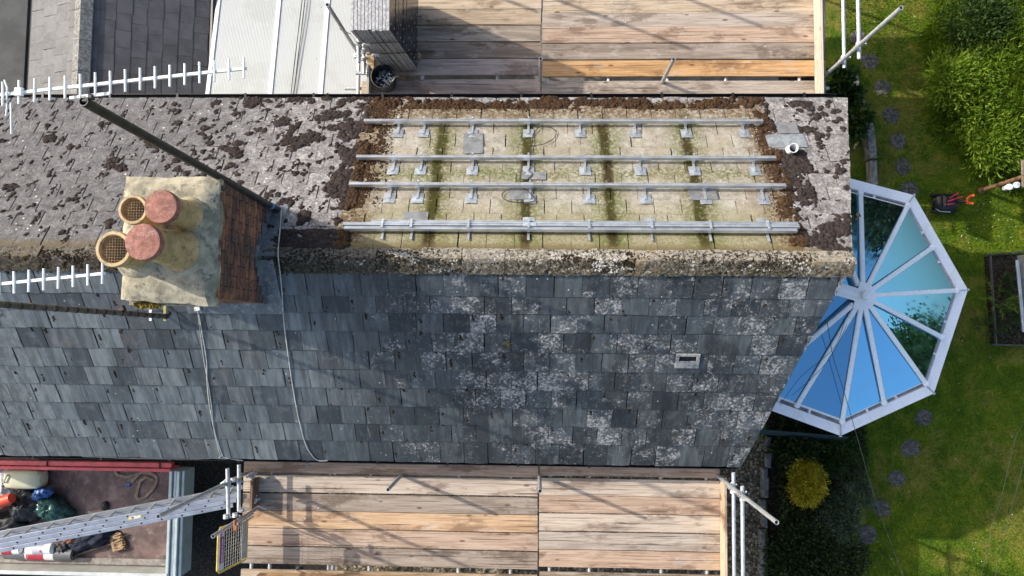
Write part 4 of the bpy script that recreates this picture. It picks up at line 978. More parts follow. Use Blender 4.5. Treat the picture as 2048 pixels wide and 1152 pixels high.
for x, y, zt in ((-1.775, -1.93, 4.80), (.075, -1.90, 4.88), (2.43, -1.87, 6.26), (-3.905, -1.95, 6.16), (-3.72, -2.40, 5.25), (2.43, -3.95, 6), (-3.9, -3.95, 6), (-.8, -3.95, 5.5)): tube(sf, (x, y, GZ), (x, y, zt), 'standard')
for y in (-1.98, -3.9): tube(sf, (-4.05, y, DZ-.115), (2.6, y, DZ-.115), 'ledger')
for x in (-3.8, -3.55, -2.75, -2.69, -2.2, -1.0, -.3, .22, .75, 1.7, 2.3): tube(sf, (x, -1.72, DZ-.065), (x, -4.05, DZ-.065), 'transom')
tube(sf, (2.49, -1.72, 4.46), (2.49, -4.3, 4.46), 'guard_rail'); tube(sf, (2.48, -1.80, 4.88), (2.48, -4.3, 4.88), 'guard_rail')
for z in (4.46, 4.88): coupler(sf, (2.45, -1.90, z)); coupler(sf, (2.48, -1.95, z), (0, 1, 0))
tube(sf, at(455, 937, 4.5), at(457, 1035, 4.5), 'guard_rail'); tube(sf, at(478, 929, 4.28), at(478, 1022, 4.28), 'guard_rail')
for p in ((456, 971, 4.5), (478, 962, 4.3), (466, 960, 4.35), (500, 952, 4.05), (452, 1033, 4.7), (470, 1030, 4.5), (482, 1020, 4.4), (507, 1003, 4.05), (447, 969, 4.5)): coupler(sf, at(*p), (0, .3, 1) if p[0] % 2 else (0, 1, 0))
tube(sf, at(512, 944, 4.0), at(494, 954, 4.14), 'ledger_end')
# ladder gate
t = thing('ladder_gate', (-3.8, -2.85, DZ), 'yellow-framed mesh ladder gate with purple sign at the end of the front scaffold', 'gate')
c00, c01, c10, c11 = at(509, 1037, 4.18), at(472, 1058, 4.92), at(492, 1118, 4.18), at(441, 1148, 4.92)
c00.x = c10.x = -3.74; c01.x = c11.x = -3.80
def gp(u, v): return c00.lerp(c10, u).lerp(c01.lerp(c11, u), v)       # u along, v up
mb = MB(); mb.tube([gp(.05, 0), gp(.95, 0), gp(1, .05), gp(1, .93), gp(.93, 1), gp(.07, 1), gp(0, .93), gp(0, .07), gp(.05, 0)], .013, 8); mb.build('gate_frame', M['yellow'], t, True)
mb = MB()
for k in range(1, 12): mb.tube([gp(k/12, .2), gp(k/12, .80)], .0019, 5)
for k in range(0, 7): mb.tube([gp(0, .24+k*.08), gp(1, .24+k*.08)], .0019, 5)
mb.build('wire_mesh', M['mesh_wire'], t)
mb = MB(); mb.slab([gp(.04, .80), gp(.96, .80), gp(.96, .97), gp(.04, .97)], (.006, 0, 0)); mb.build('sign_plate', m_basic('sign_grey', (.45, .46, .5), .5), t)
mb = MB(); mb.slab([gp(.06, .83), gp(.80, .83), gp(.80, .94), gp(.06, .94)], (.010, 0, 0)); mb.build('purple_sign', M['purple'], t)
mb = MB()
def gm(u0, u1, v0, v1): mb.slab([gp(u0, v0), gp(u1, v0), gp(u1, v1), gp(u0, v1)], (.0125, 0, 0))
gm(.08, .115, .85, .92); gm(.13, .16, .85, .885); gm(.13, .16, .90, .92); gm(.175, .20, .85, .92)
u = .26
while u < .76: gm(u, u+.016, .868, .90); u += .028 if random.random() < .8 else .045
mb.build('sign_lettering', M['white'], t)
mb = MB(); mb.slab([gp(.04, .02), gp(.96, .02), gp(.96, .20), gp(.04, .20)], (.006, 0, 0)); mb.build('kick_plate', m_basic('kick_grey', (.36, .36, .34), .6, 0, .2, 9, dirt=(.25, .22, .17)), t)
mb = MB(); mb.tube([at(470, 1062, 4.9), at(470, 1040, 4.9)], .02, 10); mb.box(at(471, 1056, 4.95), (.05, .06, .03), None, .006); mb.build('hinge', m_basic('rust', (.3, .1, .03), .7), t)
mb = MB(); mb.tube([at(474, 1048, 4.75), at(506, 1027, 4.3)], .012, 8); mb.tube([at(476, 1054, 4.75), at(506, 1033, 4.28)], .009, 8); mb.build('spring_bar', M['alu_dull'], t)

# ================================================================== LADDER on edge between the truck and the scaffold
t = thing('ladder', at(300, 1020, 3.7), 'aluminium extension ladder lying on edge across the truck bed towards the scaffold', 'ladder')
La = at(486, 974, 3.62); Lb = at(-330, 1129, 4.75)          # axis of the lower (house-side) stiles
Ld = (Lb-La).normalized(); Lup = Vector((-.05, -.14, 1)); Lup = (Lup-Ld*Lup.dot(Ld)).normalized(); Ls = Ld.cross(Lup).normalized()
if Ls.y > 0: Ls = -Ls
LL = (Lb-La).length; Wd = .34
for k in range(3):
    w = .058-.002*k; o_ = Ls*(.062*k); a0 = La+Ld*(.05*k); b0 = Lb
    for up in (0, 1):
        mb = MB(); mb.beam(a0+o_+Lup*(Wd*up), b0+o_+Lup*(Wd*up), w, .024, Lup, .004); mb.build('stile', M['alu'], t)
    s_ = .14
    rm = MB(); rm.tube([(0, 0, 0), (0, 0, Wd)], .013, 8); 
    while s_ < LL:
        q = a0+o_+Ld*s_; mb = MB(); mb.tube([q, q+Lup*Wd], .013, 8); mb.build('rung', M['alu_dull'], t)
        mb = MB(); mb.box(q+Lup*(Wd+.0125), (.020, .020, .003), Matrix((Ld, Ls, Lup)).transposed()); mb.build('rung_plug', M['black'], t); s_ += .25
q = at(272, 1027, 4.2)
lf = Matrix((Ld, Ls, Lup)).transposed(); s_ = (at(272, 1024, 4.2)-La).dot(Ld); c = La+Ld*s_+Lup*(Wd+.0125)
mb = MB(); mb.box(c+Ls*.03, (.17, .05, .002), lf, .0008); mb.build('sticker', m_basic('sticker_yellow', (.62, .48, .08), .5), t); mb = MB(); mb.box(c+Ls*.03+Lup*.001, (.135, .032, .002), lf, .0008); mb.build('sticker_print', M['white'], t)
mb = MB(); mb.box(c+Ls*.03+Lup*.002-Ld*-.03, (.03, .02, .002), lf, .0008); mb.build('sticker_print', M['purple'], t)

# ================================================================== FLATBED TRUCK
GOFF = GZ
BZ = .72
t = thing('flatbed_truck', (-8, -3.35, 0), 'flatbed truck with red side rail and brown bed, loaded with tools and sacks', 'truck')
bx0, bx1, by0, by1 = -11.5, at(356, 1000, BZ).x, at(200, 1128, BZ).y-.02, at(200, 938, BZ).y
mb = MB(); mb.box(((bx0+bx1)/2, (by0+by1)/2, BZ-.03), (bx1-bx0, by1-by0, .06)); mb.build('bed_floor', M['bed'], t)
mb = MB(); yr = by1+.02
mb.box(((bx0+bx1)/2, yr+.03, BZ+.13), (bx1-bx0, .05, .30), None, .006); mb.build('red_dropside', M['red'], t)
mb = MB(); mb.box(((bx0+bx1)/2, yr+.10, BZ+.20), (bx1-bx0, .075, .10), None, .006); mb.build('red_rail', M['red'], t)
for px in (92, 318):
    mb = MB(); q = at(px, 927, BZ+.28); mb.box((q.x, yr+.066, BZ+.262), (.012, .15, .02)); mb.build('rail_joint', m_basic('dark_red', (.12, .02, .02), .6), t)
mb = MB(); xr = bx1+.02
for k, (dx, w, h) in enumerate(((.02, .05, .40), (.075, .05, .37), (.13, .05, .385), (.185, .05, .34))): mb.box((xr+dx, (by0+by1)/2, BZ-.05+h/2), (w-.002, by1-by0+.1, h), None, .008)
mb.build('tailboard', m_basic('tailboard_alu', (.50, .56, .55), .42, .4, .1, 4, .1), t)
mb = MB(); mb.box(((bx0+bx1)/2, by0-.02, BZ+.16), (bx1-bx0+.1, .035, .36), None, .006); mb.box(((bx0+bx1)/2, by0-.02, BZ+.345), (bx1-bx0+.1, .06, .03), None, .006); mb.build('side_dropside', m_basic('pale_dropside', (.55, .57, .54), .45, .25, .1, 4, .1), t)
mb = MB(); mb.beam((bx0, by0+.07, BZ+.015), (bx1, by0+.07, BZ+.015), .10, .03, (0, 0, 1), .004); mb.build('bed_edge', m_basic('bed_edge_grey', (.24, .22, .20), .8, 0, .3, 8), t)
mb = MB(); mb.beam((bx0, -3.0, .5), (bx1-.2, -3.0, .5), .1, .2); mb.beam((bx0, -3.6, .5), (bx1-.2, -3.6, .5), .1, .2); mb.build('chassis', M['black'], t)
for (x, y) in ((-6.9, -2.42), (-6.9, -3.65), (-10.8, -2.42), (-10.8, -3.65)):
    mb = MB(); ax = Matrix.Rotation(R(90), 3, 'X'); mb.lathe((x, y, .3), [(.2, -.09), (.28, -.09), (.3, -.06), (.3, .06), (.28, .09), (.2, .09), (.18, .04), (.001, .04)], 24, ax); mb.build('wheel', M['rubber'], t, True)
# load
def blob(name, px, py, z, size, mat, seed, rotz=0, amp=.22, sc=5, crease=0):
    amp *= .6
    c = at(px, py, z+size[2]*.5); c.z = z; n1, n2 = 40, 22; V = []; Fc = []
    for j in range(n2+1):
        th = math.pi*j/n2
        for i in range(n1):
            ph = 2*math.pi*i/n1; d = Vector((math.sin(th)*math.cos(ph), math.sin(th)*math.sin(ph), math.cos(th)))
            nn = mnoise.fractal(d*sc*.35+Vector((seed*3.1, 0, 0)), .8, 2.2, 4)*amp*1.5-abs(mnoise.noise(d*sc*.8+Vector((seed, seed, 0))))*amp*1.1
            r = 1+nn; p = Vector((d.x*size[0]*r, d.y*size[1]*r, 0)); p.rotate(Matrix.Rotation(rotz, 3, 'Z')); zz = max(-.32, d.z*r)
            V.append((c.x+p.x, c.y+p.y, z+.32*size[2]+zz*size[2]))
    for j in range(n2):
        for i in range(n1): Fc.append((j*n1+i, j*n1+(i+1) % n1, (j+1)*n1+(i+1) % n1, (j+1)*n1+i)[::-1])
    return npmesh(name, V, Fc, mat, True)
t = thing('rubble_sack', at(105, 1015, BZ), 'shiny green plastic sack with a blue bag on its shoulder, on the truck bed', 'sack')
inst('sack_body', blob('sack_body', 103, 1017, BZ, (.33, .20, .22), M['sack_green'], 3, -.45, .34, 7), t); inst('blue_bag', blob('blue_bag', 84, 988, BZ+.12, (.17, .09, .14), M['sack_blue'], 4, .3, .4, 8), t)
o = inst('dark_bag', blob('dark_bag', 52, 1012, BZ, (.27, .26, .26), M['sack_dark'], 6, .2, .3, 6)); tag(o, 'black bag slumped between the cone and the green sack', 'bag')
o = inst('dark_bag', blob('dark_bag', 12, 1052, BZ, (.34, .2, .2), M['sack_dark'], 9, .1, .3, 6)); tag(o, 'dark bag at the very left, below the traffic cone', 'bag')
o = inst('pale_bag', blob('pale_bag', 14, 965, BZ, (.20, .24, .14), M['white_bag'], 8, .1, .25, 6)); tag(o, 'crumpled pale bag beside the plastic canister', 'bag')
o = inst('dark_bag', blob('dark_bag', 50, 978, BZ, (.17, .10, .12), M['sack_dark'], 12, .4, .3, 7)); tag(o, 'small dark bag just below the plastic canister', 'bag')
# plastic canister
c = at(52, 957, BZ+.15); c.z = BZ; t = thing('plastic_canister', c, 'cloudy yellow-white plastic canister lying by the red rail of the truck', 'canister')
mb = MB(); n = 24; prof = [(-.30, .02), (-.29, .10), (-.25, .135), (-.1, .145), (.1, .145), (.25, .135), (.29, .10), (.30, .02)]
vs = []; fs = []
for (x, r) in prof:
    for k in range(n):
        a = 2*math.pi*k/n; e = lambda v: math.copysign(abs(v)**.55, v); vs.append(c+Vector((x, e(math.cos(a))*r*1.05, .15+e(math.sin(a))*r)))
for i in range(len(prof)-1):
    for k in range(n): fs.append((i*n+k, i*n+(k+1) % n, (i+1)*n+(k+1) % n, (i+1)*n+k))
fs += [tuple(range(n-1, -1, -1)), tuple((len(prof)-1)*n+k for k in range(n))]
mb.add(vs, fs); mb.build('canister_body', M['jerry'], t, True)
mb = MB(); mb.tube([c+Vector((-.33, -.10, .20)), c+Vector((-.27, -.09, .2))], .035, 14); mb.build('screw_cap', M['black'], t, True)
mb = MB(); mb.tube([c+Vector((-.26, -.03, .285)), c+Vector((-.24, -.03, .315)), c+Vector((-.2, .06, .315)), c+Vector((-.19, .08, .285))], .014, 8); mb.build('handle', M['jerry'], t, True)
# traffic cone on its side
a = at(-38, 1018, BZ+.28); b = at(24, 996, BZ+.36); t = thing('traffic_cone', a, 'orange and white traffic cone lying on its side at the left edge', 'cone'); d = (b-a)
mb = MB(); mb.tube([a.lerp(b, .0), a.lerp(b, .62)], [.135, .098], 20); mb.build('reflective_band', M['white'], t, True)
mb = MB(); mb.tube([a.lerp(b, .62), b, b+d*.01], [.098, .075, .05], 20); mb.build('cone_tip', M['coneorange'], t, True)
mb = MB(); mb.tube([a-d*.35, a], [.16, .135], 20); mb.tube([a-d*.42, a-d*.35], [.24, .24], 4); mb.build('cone_base', M['coneorange'], t, True)
# webbing strap loop
t = thing('webbing_strap', at(285, 965, BZ), 'tan webbing strap with blue buckle looped on the truck bed', 'strap')
mb = MB(); P = [(228, 938), (234, 950), (252, 954), (270, 950), (286, 945), (304, 947), (313, 955), (312, 966), (304, 980), (290, 994), (276, 1000), (272, 992), (276, 976), (280, 962), (292, 955), (306, 960)]
P2 = [(256, 972), (268, 958), (284, 943)]
for PP in (P, P2):
    Q = [at(x, y, BZ+.012+.010*(i % 3)) for i, (x, y) in enumerate(PP)]
    for q0, q1 in zip(Q[:-1], Q[1:]): mb.beam(q0-(q1-q0)*.06, q1+(q1-q0)*.06, .042, .006)
mb.build('webbing', M['webbing'], t); mb = MB(); mb.box(at(256, 969, BZ+.03), (.07, .05, .02), Matrix.Rotation(.5, 3, 'Z'), .005); mb.build('buckle', M['bluehook'], t)
# roll of underlay
c0 = at(14, 1122, BZ+.10); c1 = at(148, 1122, BZ+.10); c0.y = c1.y = by0+.20; c0.z = c1.z = BZ+.105; t = thing('underlay_roll', (c0+c1)/2-Vector((0, 0, .1)), 'grey roll with red and white wrapper lying along the truck side', 'roll')
mb = MB(); mb.tube([c0, c1], .098, 28, .62); mb.build('roll', M['felt'], t, True)
mb = MB(); mb.tube([c0.lerp(c1, .34), c0.lerp(c1, .60)], .1005, 28); mb.build('wrapper', M['redprint'], t, True); mb = MB(); mb.tube([c0.lerp(c1, .60), c0.lerp(c1, .74)], .1003, 28); mb.tube([c0.lerp(c1, .325), c0.lerp(c1, .34)], .1003, 28); mb.build('wrapper', M['white'], t, True)
mb = MB()
for i in range(5): mb.box(c0.lerp(c1, .365)+Vector((0, .03-.016*i, .0985-.0015*abs(i-2))), (.022+.02*(i % 3), .004, .003))
mb.build('wrapper_print', M['white_bag'], t)
# canisters
for i, (px, py, zz, lab, red) in enumerate(((82, 1098, BZ+.02, 'white spray canister with red band between ladder and roll', 1), (20, 1098, BZ+.02, 'white spray canister at the left edge above the grey roll', 0))):
    c = at(px, py, zz+.14); d = Vector((.22, .01, 0)); t = thing('canister', c, lab, 'canister', 'canisters on the truck bed'); mb = MB(); mb.tube([c-d, c-d*.93, c+d*.85, c+d*.97, c+d], [.05, .085, .085, .06, .03], 20); mb.build('canister_body', M['white'], t, True)
    mb = MB(); mb.tube([c-d*.4+Vector((0, .0, .0)), c+d*.35], .0862, 20); mb.build('label_band', M['white_bag'] if red else M['redprint'], t, True); mb = MB(); mb.box(c+Vector((.05, -.01, .086)), (.028, .028, .003), Matrix.Rotation(R(45), 3, 'Z')); mb.build('hazard_diamond', M['redprint'], t)
    mb = MB(); mb.tube([c+d, c+d*1.16], .02, 10); mb.build('valve', M['black'], t)
o = inst('work_jacket', blob('work_jacket', 175, 1078, BZ, (.42, .17, .15), M['cloth_navy'], 15, .28, .3, 7)); tag(o, 'dark navy work jacket heaped under the ladder on the truck bed', 'jacket')
o = inst('work_gloves', blob('work_gloves', 136, 1078, BZ+.16, (.11, .06, .05), m_basic('tan_leather', (.30, .12, .05), .8), 21, -.2, .45, 9)); tag(o, 'tan work gloves on the dark jacket below the ladder', 'gloves')
o = inst('tool_bag', blob('tool_bag', 132, 1097, BZ, (.16, .13, .16), M['sack_dark'], 23, .1, .3, 7)); tag(o, 'black tool bag at the left end of the navy jacket', 'bag')
# broom
a = at(140, 1113, BZ+.05); b = at(226, 1087, BZ+.05); t = thing('broom', a, 'broom with wooden handle and tan bristles on the sunny patch of the truck bed', 'broom'); d = (b-a).normalized(); w = Vector((-d.y, d.x, 0))
mb = MB(); mb.tube([a, b], .014, 8); mb.build('handle', M['oldwood'], t, True); mb = MB(); mb.beam(b-w*.13, b+w*.13, .05, .04, (0, 0, 1), .006); mb.build('head', M['card'], t)
mb = MB()
for k in range(60):
    q = b+w*random.uniform(-.125, .125)+Vector((0, 0, random.uniform(-.02, .02))); mb.tube([q, q+d*random.uniform(.13, .19)+w*random.gauss(0, .02)+Vector((0, 0, random.gauss(0, .015)))], .009, 5)
mb.build('bristles', M['card'], t)
o = inst('woollen_hat', blob('woollen_hat', 210, 1012, BZ, (.06, .07, .05), M['sack_dark'], 31, .1, .15, 6)); tag(o, 'small dark knitted cap lying just above the ladder', 'cap')

# ================================================================== LOW SLATED OUTBUILDING AND LEAN-TO behind the eaves
ZO = 2.35; xo = at(163, 100, ZO).x; xe = at(416, 100, 1.7).x; zo = 1.7; xw = at(62, 100, 1.95).x; ya, ybk = 3.18, 8.2
ob = thing('outbuilding', ((xw+xe)/2, 5.5, 0), 'low outbuilding with dark slate roof and concrete ridge behind the left eaves', 'building')
mb = MB(); mb.box(((xw+xe)/2, (ya+ybk)/2+.1, .75), (xe-xw-.3, ybk-ya-.2, 1.5)); mb.build('wall', M['render'], ob)
SLG = m_basic('shaded_roof_slate', (.075, .073, .074), .7, 0, .25, 3, .25)  # east slope: its shade put into a darker copy of the slate
SLO = m_basic('grey_roof_slate', (.20, .19, .18), .6, 0, .2, 3, .25)
def small_roof(xa, za_, xb, zb_, mat, ncol):
    a = Vector((xa, ya, za_)); down = Vector((xb-xa, 0, zb_-za_)); L = down.length; dn = down/L; sd = Vector((0, 1, 0)); up = dn.cross(sd); 
    if up.z < 0: up = -up
    mb = MB(); mb.slab([a, a+sd*(ybk-ya), a+sd*(ybk-ya)+down, a+down][::1], up*-.05); base_ = mb.build('roof_slope', M['dark'], ob)
    e = L/ncol; w = .25; fr = Matrix((sd if dn.cross(sd).dot(up) < 0 else -sd, -dn, up)).transposed()
    if fr.determinant() < 0: fr = Matrix((-sd, -dn, up)).transposed() if fr[1][0] > 0 else Matrix((sd, -dn, up)).transposed()
    fr = fr.to_4x4(); ms = []
    for k in range(4):
        mb = MB(); piece(mb, ragged(w-.0008, e, .05, .001, random.Random(k)), .004, .002, .0068, .05, -e); ms.append(mb.mesh('slate', mat))
    for r in range(ncol):
        y = ya-.0+(.125 if r % 2 else .25)
        while y < 6.8:
            inst('slate', ms[random.randrange(4)], base_, Matrix.Translation(a+dn*(e*r)+Vector((0, y-ya, 0)))@fr@Matrix.Rotation(R(random.gauss(0, .6)), 4, 'Z')@Matrix.Translation((0, random.gauss(0, .004), random.uniform(0, .002)))); y += w
    return base_
small_roof(xo, ZO, xe, zo, SLG, 8)
small_roof(xo, ZO, xw, 1.95, m_basic('sunlit_roof_slate', (.112, .111, .110), .7, 0, .2, 3, .25), 4)  # west slope: same slate in a lighter, sunlit colour
mb = MB(); rdg = MB(); rdg.tube([(xo, ya, ZO-.02), (xo, ybk, ZO-.02)], .04, 8); rdg = rdg.build('ridge', M['mortar'], ob)
rcm = m_basic('grey_concrete_ridge', (.19, .185, .17), .95, 0, .4, 22, 1, dirt=(.36, .36, .33))
mb = MB()
for s_ in (-1, 1): mb.slab([Vector((0, -.222, .045)), Vector((0, .222, .045)), Vector((s_*.13, .222, -.03)), Vector((s_*.13, -.222, -.03))][::s_], (0, 0, .02))
rc = mb.mesh('ridge_tile', rcm); y = ya+.22
while y < ybk: inst('ridge_tile', rc, rdg, Matrix.Translation((xo, y, ZO))); y += .45
mb = MB(); mb.tube([(xe+.05, ya, zo-.03), (xe+.05, ybk, zo-.03)], .05, 10); mb.build('gutter', M['black'], ob); mb = MB(); mb.box((xw-.03, (ya+ybk)/2, 1.9), (.09, ybk-ya, .06)); mb.build('valley_gutter', M['black'], ob)
# the neighbour's slope at the far left
nb = thing('shed', (-9.6, 5.5, 0), 'shed with an olive-grey roof slope at the far upper left corner', 'building'); 
mb = MB(); mb.slab([Vector((xw-.08, ya, 1.92)), Vector((xw-.08, ybk, 1.92)), Vector((-10.5, ybk, 2.9)), Vector((-10.5, ya, 2.9))], (0, 0, .04)); base_ = mb.build('roof_slope', m_basic('olive_felt', (.12, .115, .098), .6, 0, .2, 3, .25), nb)
mb = MB(); mb.box((-9.6, (ya+ybk)/2+.1, .95), (1.7, ybk-ya-.3, 1.8)); mb.build('wall', M['render'], nb)
# lean-to with polycarbonate sheets, falling away from the house
zl0, zl1 = 1.95, 1.2; x0_, x1_ = xe+.12, at(742, 120, 1.9).x+.03
lt = thing('lean_to', ((x0_+x1_)/2, 5, 0), 'white polycarbonate lean-to roof between the dark slates and the panel stack', 'lean-to')
def lz(y): return zl0+(zl1-zl0)*(y-3.1)/(4.6)
bars = [x0_, at(539, 185, 1.95).x, at(640, 185, 1.95).x, x1_+.0]
for a, b in zip(bars[:-1], bars[1:]):
    mb = MB(); mb.slab([Vector((a+.01, 3.08, lz(3.08))), Vector((b-.01, 3.08, lz(3.08))), Vector((b-.01, 7.7, lz(7.7))), Vector((a+.01, 7.7, lz(7.7)))], (0, 0, .016)); mb.build('polycarbonate_sheet', M['poly'], lt)
for x in bars: mb = MB(); mb.beam((x, 3.06, lz(3.06)+.022), (x, 7.72, lz(7.72)+.022), .062, .022, (0, 0, 1), .005); mb.build('glazing_bar', M['upvc'], lt)
for y in (3.8, 5.2, 6.6): mb = MB(); mb.beam((x0_, y, lz(y)-.04), (x1_, y, lz(y)-.04), .08, .06); mb.build('purlin', M['white'], lt)
mb = MB(); mb.box(((x0_+x1_)/2, 7.7, .55), (x1_-x0_, .06, 1.1)); mb.box((x1_, 5.4, .5), (.05, 4.6, .95)); mb.build('wall', M['upvc'], lt)
for i, (xx, lb) in enumerate(((578, 'left of two dark cables lying on the white lean-to sheets'), (584, 'right of two dark cables lying on the white lean-to sheets'))):
    a = at(xx, 186, 1.98); cable('overhead_cable', [(a.x, 3.1, lz(3.1)+.03), (a.x+.03, 4.0, lz(4)+.05), (a.x+.07, 5.2, lz(5.2)+.07), (a.x+.10, 7.6, lz(7.6)+.06)], .006, M['cable_black'], lb, 'cable', 'cables over the lean-to')

# ================================================================== CONSERVATORY
ZE, ZH = 2.1, 3.08; hub = at(1724, 592, ZH)
hx, hy = hub.x, hub.y; RO = 1.855
ang = [98.5, 51.5, 4.6, -43, -87.0, -132]
def cr(a, r, z): return Vector((hx+r*math.cos(R(a)), hy+r*math.sin(R(a)), z))
wdir = Vector((.288, 1, 0)).normalized(); perp = Vector((1, -.288, 0)).normalized()         # gable wall direction and its normal
def towall(p):
    # project p towards the wall plane along -perp
    X = gx(p.y)-.16; k = (p.x-X)/(perp.x+perp.y*-.288*-1*-1) if False else None
    q = Vector(p); 
    for _ in range(40): q -= perp*((q.x-(gx(q.y)-.15))*.8)
    return q
cons = thing('conservatory', (hx, hy, 0), 'white-framed conservatory with blue glass roof at the gable end', 'conservatory')
def ring(r, z): 
    pts = [cr(a, r/1.0, z) for a in ang]; return [towall(pts[0])]+pts+[towall(pts[-1])]
def band(name, r0, z0, r1, z1, mat, th=.02, segs=True):
    A = ring(r0, z0); Bq = ring(r1, z1)
    for i in range(len(A)-1):
        mb = MB(); mb.slab([A[i], A[i+1], Bq[i+1], Bq[i]], (0, 0, -th)); mb.build(name, mat, cons)
gut_in, gut_out = RO-.15, RO
band('gutter', gut_out, ZE+.035, gut_in, ZE+.05, M['upvc'], .09)
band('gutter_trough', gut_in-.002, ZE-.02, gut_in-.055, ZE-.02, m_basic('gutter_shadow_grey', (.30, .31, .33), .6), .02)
band('eaves_beam', gut_in-.057, ZE+.07, gut_in-.095, ZE+.085, M['upvc'], .12)
A = ring(gut_in-.03, ZE)
for i in range(1, len(A)-2):
    for f in (.33, .67):
        p = A[i].lerp(A[i+1], f); mb = MB(); mb.box(p+Vector((0, 0, .01)), (.06, .03, .05), Matrix.Rotation(math.atan2(p.y-hy, p.x-hx), 3, 'Z'), .003); mb.build('gutter_bracket', M['upvc'], cons)
for i in range(1, len(A)-1):
    a = ang[i-1]; mb = MB(); mb.beam(cr(a, RO+.002, ZE+.046), cr(a, gut_in, ZE+.056), .014, .012); mb.box(cr(a, RO+.002, ZE+.03), (.025, .03, .05), Matrix.Rotation(R(a), 3, 'Z'), .004); mb.build('gutter_joint', M['alu_dull'], cons)
# glass and bars
rg = gut_in-.085
ztop = ZH-.06; rh = .16
allang = []
for i, a in enumerate(ang):
    allang.append(a)
    if i < len(ang)-1: allang.append((a+ang[i+1])/2)
def rim(a):
    # radius on the polygon with circumradius rg at angle a
    for i in range(len(ang)-1):
        if ang[i] >= a >= ang[i+1]-1e-6:
            p, q = cr(ang[i], rg, 0), cr(ang[i+1], rg, 0); d = Vector((math.cos(R(a)), math.sin(R(a)), 0)); e = q-p; w = p-Vector((hx, hy, 0))
            return (w.x*e.y-w.y*e.x)/(d.x*e.y-d.y*e.x)
    return rg
zg = ZE+.11
for a, b in zip(allang[:-1], allang[1:]):
    P = [cr(a, rim(a), zg), cr(b, rim(b), zg), cr(b, rh*.5, ztop), cr(a, rh*.5, ztop)]
    mb = MB(); mb.slab([P[0], P[3], P[2], P[1]], (0, 0, .006)); mb.build('glass_pane', M['glass'], cons)
rend = towall(Vector((hx, hy, ZH)))
for a in (ang[0], ang[-1]):
    e = cr(a, rg, zg); P = [e, Vector((hx, hy, ztop)), Vector((rend.x, rend.y, ztop)), towall(e)]
    if a == ang[0]: P = P[::-1]
    mb = MB(); mb.slab(P, (0, 0, .006)); mb.build('glass_pane', M['glass'], cons)
    for f in (.5,):
        p0 = P[0].lerp(P[3], f); 
for a in allang:
    mb = MB(); p0, p1 = cr(a, rim(a)+.03, zg+.012), cr(a, rh*.8, ztop+.02); mb.beam(p0, p1, .062, .03, (0, 0, 1), .010); mb.beam(p0+Vector((0, 0, -.05)), p1+Vector((0, 0, -.05)), .04, .05); mb.build('glazing_bar', M['upvc'], cons)
    mb = MB(); mb.lathe(p0+Vector((0, 0, -.01)), [(.04, 0), (.042, .02), (.03, .036), (.001, .04)], 14); mb.build('bar_end_cap', M['upvc'], cons, True)
for f in (.45,):
    for a in (ang[0], ang[-1]):
        e0, e1 = cr(a, rg, zg), towall(cr(a, rg, zg)); mb = MB(); mb.beam(e0.lerp(e1, f)+Vector((0, 0, .01)), Vector((hx, hy, ztop)).lerp(Vector((rend.x, rend.y, ztop)), f)+Vector((0, 0, .02)), .06, .03, (0, 0, 1), .008); mb.build('glazing_bar', M['upvc'], cons)
rd_ = Vector((rend.x-hx, rend.y-hy, 0)).normalized()
mb = MB(); mb.beam((hx, hy, ztop+.05), (rend.x, rend.y, ztop+.05), .16, .07, (0, 0, 1), .02); mb.build('ridge_beam', M['upvc'], cons)
mb = MB(); mb.beam((hx+rd_.x*.06, hy+rd_.y*.06, ztop+.09), (rend.x, rend.y, ztop+.09), .07, .04, (0, 0, 1), .012); mb.build('ridge_capping', M['upvc'], cons)
mb = MB(); n = 22; P = []
for k in range(n+1):
    a = R(-112+k*224/n)+math.atan2(-rd_.y, -rd_.x); P.append((hx+.0+.175*math.cos(a), hy+.175*math.sin(a)))
mb.prism(P, ztop+.035, ztop+.06); mb.build('hub_plate', M['upvc'], cons)
mb = MB(); mb.lathe((hx+.0, hy, ztop+.055), [(.075, 0), (.075, .02), (.055, .05), (.05, .07), (.058, .10), (.05, .135), (.02, .155), (.001, .158)], 20); mb.build('finial', M['upvc'], cons, True)
mb = MB(); mb.prism([(p.x, p.y) for p in ring(RO-.25, 0)], .006, .03); mb.build('floor', M['floor'], cons)
A = ring(RO-.13, 0)
for i in range(len(A)-1):
    d = (A[i+1]-A[i]); mb = MB(); mb.beam(A[i]+Vector((0, 0, .3)), A[i+1]+Vector((0, 0, .3)), .1, .6); mb.build('dwarf_wall', M['render'], cons)
    mb = MB(); mb.beam(A[i]+Vector((0, 0, .64)), A[i+1]+Vector((0, 0, .64)), .12, .06); mb.beam(A[i]+Vector((0, 0, 1.98)), A[i+1]+Vector((0, 0, 1.98)), .08, .10)
    for f in (.02, .5, .98): p = A[i].lerp(A[i+1], f); mb.box(p+Vector((0, 0, 1.3)), (.06, .06, 1.3))
    mb.build('window_frame', M['upvc'], cons); mb = MB(); mb.slab([A[i]+Vector((0, 0, .67)), A[i+1]+Vector((0, 0, .67)), A[i+1]+Vector((0, 0, 1.93)), A[i]+Vector((0, 0, 1.93))], (.004, .004, 0)); mb.build('side_pane', M['glass'], cons)
# garden chair and rug seen dimly through the glass
t = thing('wicker_chair', (hx+.9, hy-.3, .03), 'dark wicker armchair dimly seen under the blue glass roof', 'chair'); mb = MB(); mb.box((hx+.9, hy-.3, .42), (.6, .6, .12), None, .03); mb.build('seat', M['oldwood'], t); mb = MB(); mb.box((hx+1.17, hy-.3, .72), (.08, .6, .6), None, .03); mb.build('backrest', M['oldwood'], t)
for dx in (-.26, .26):
    for dy in (-.26, .26): mb = MB(); mb.box((hx+.9+dx, hy-.3+dy, .2), (.05, .05, .36)); mb.build('leg', M['oldwood'], t)
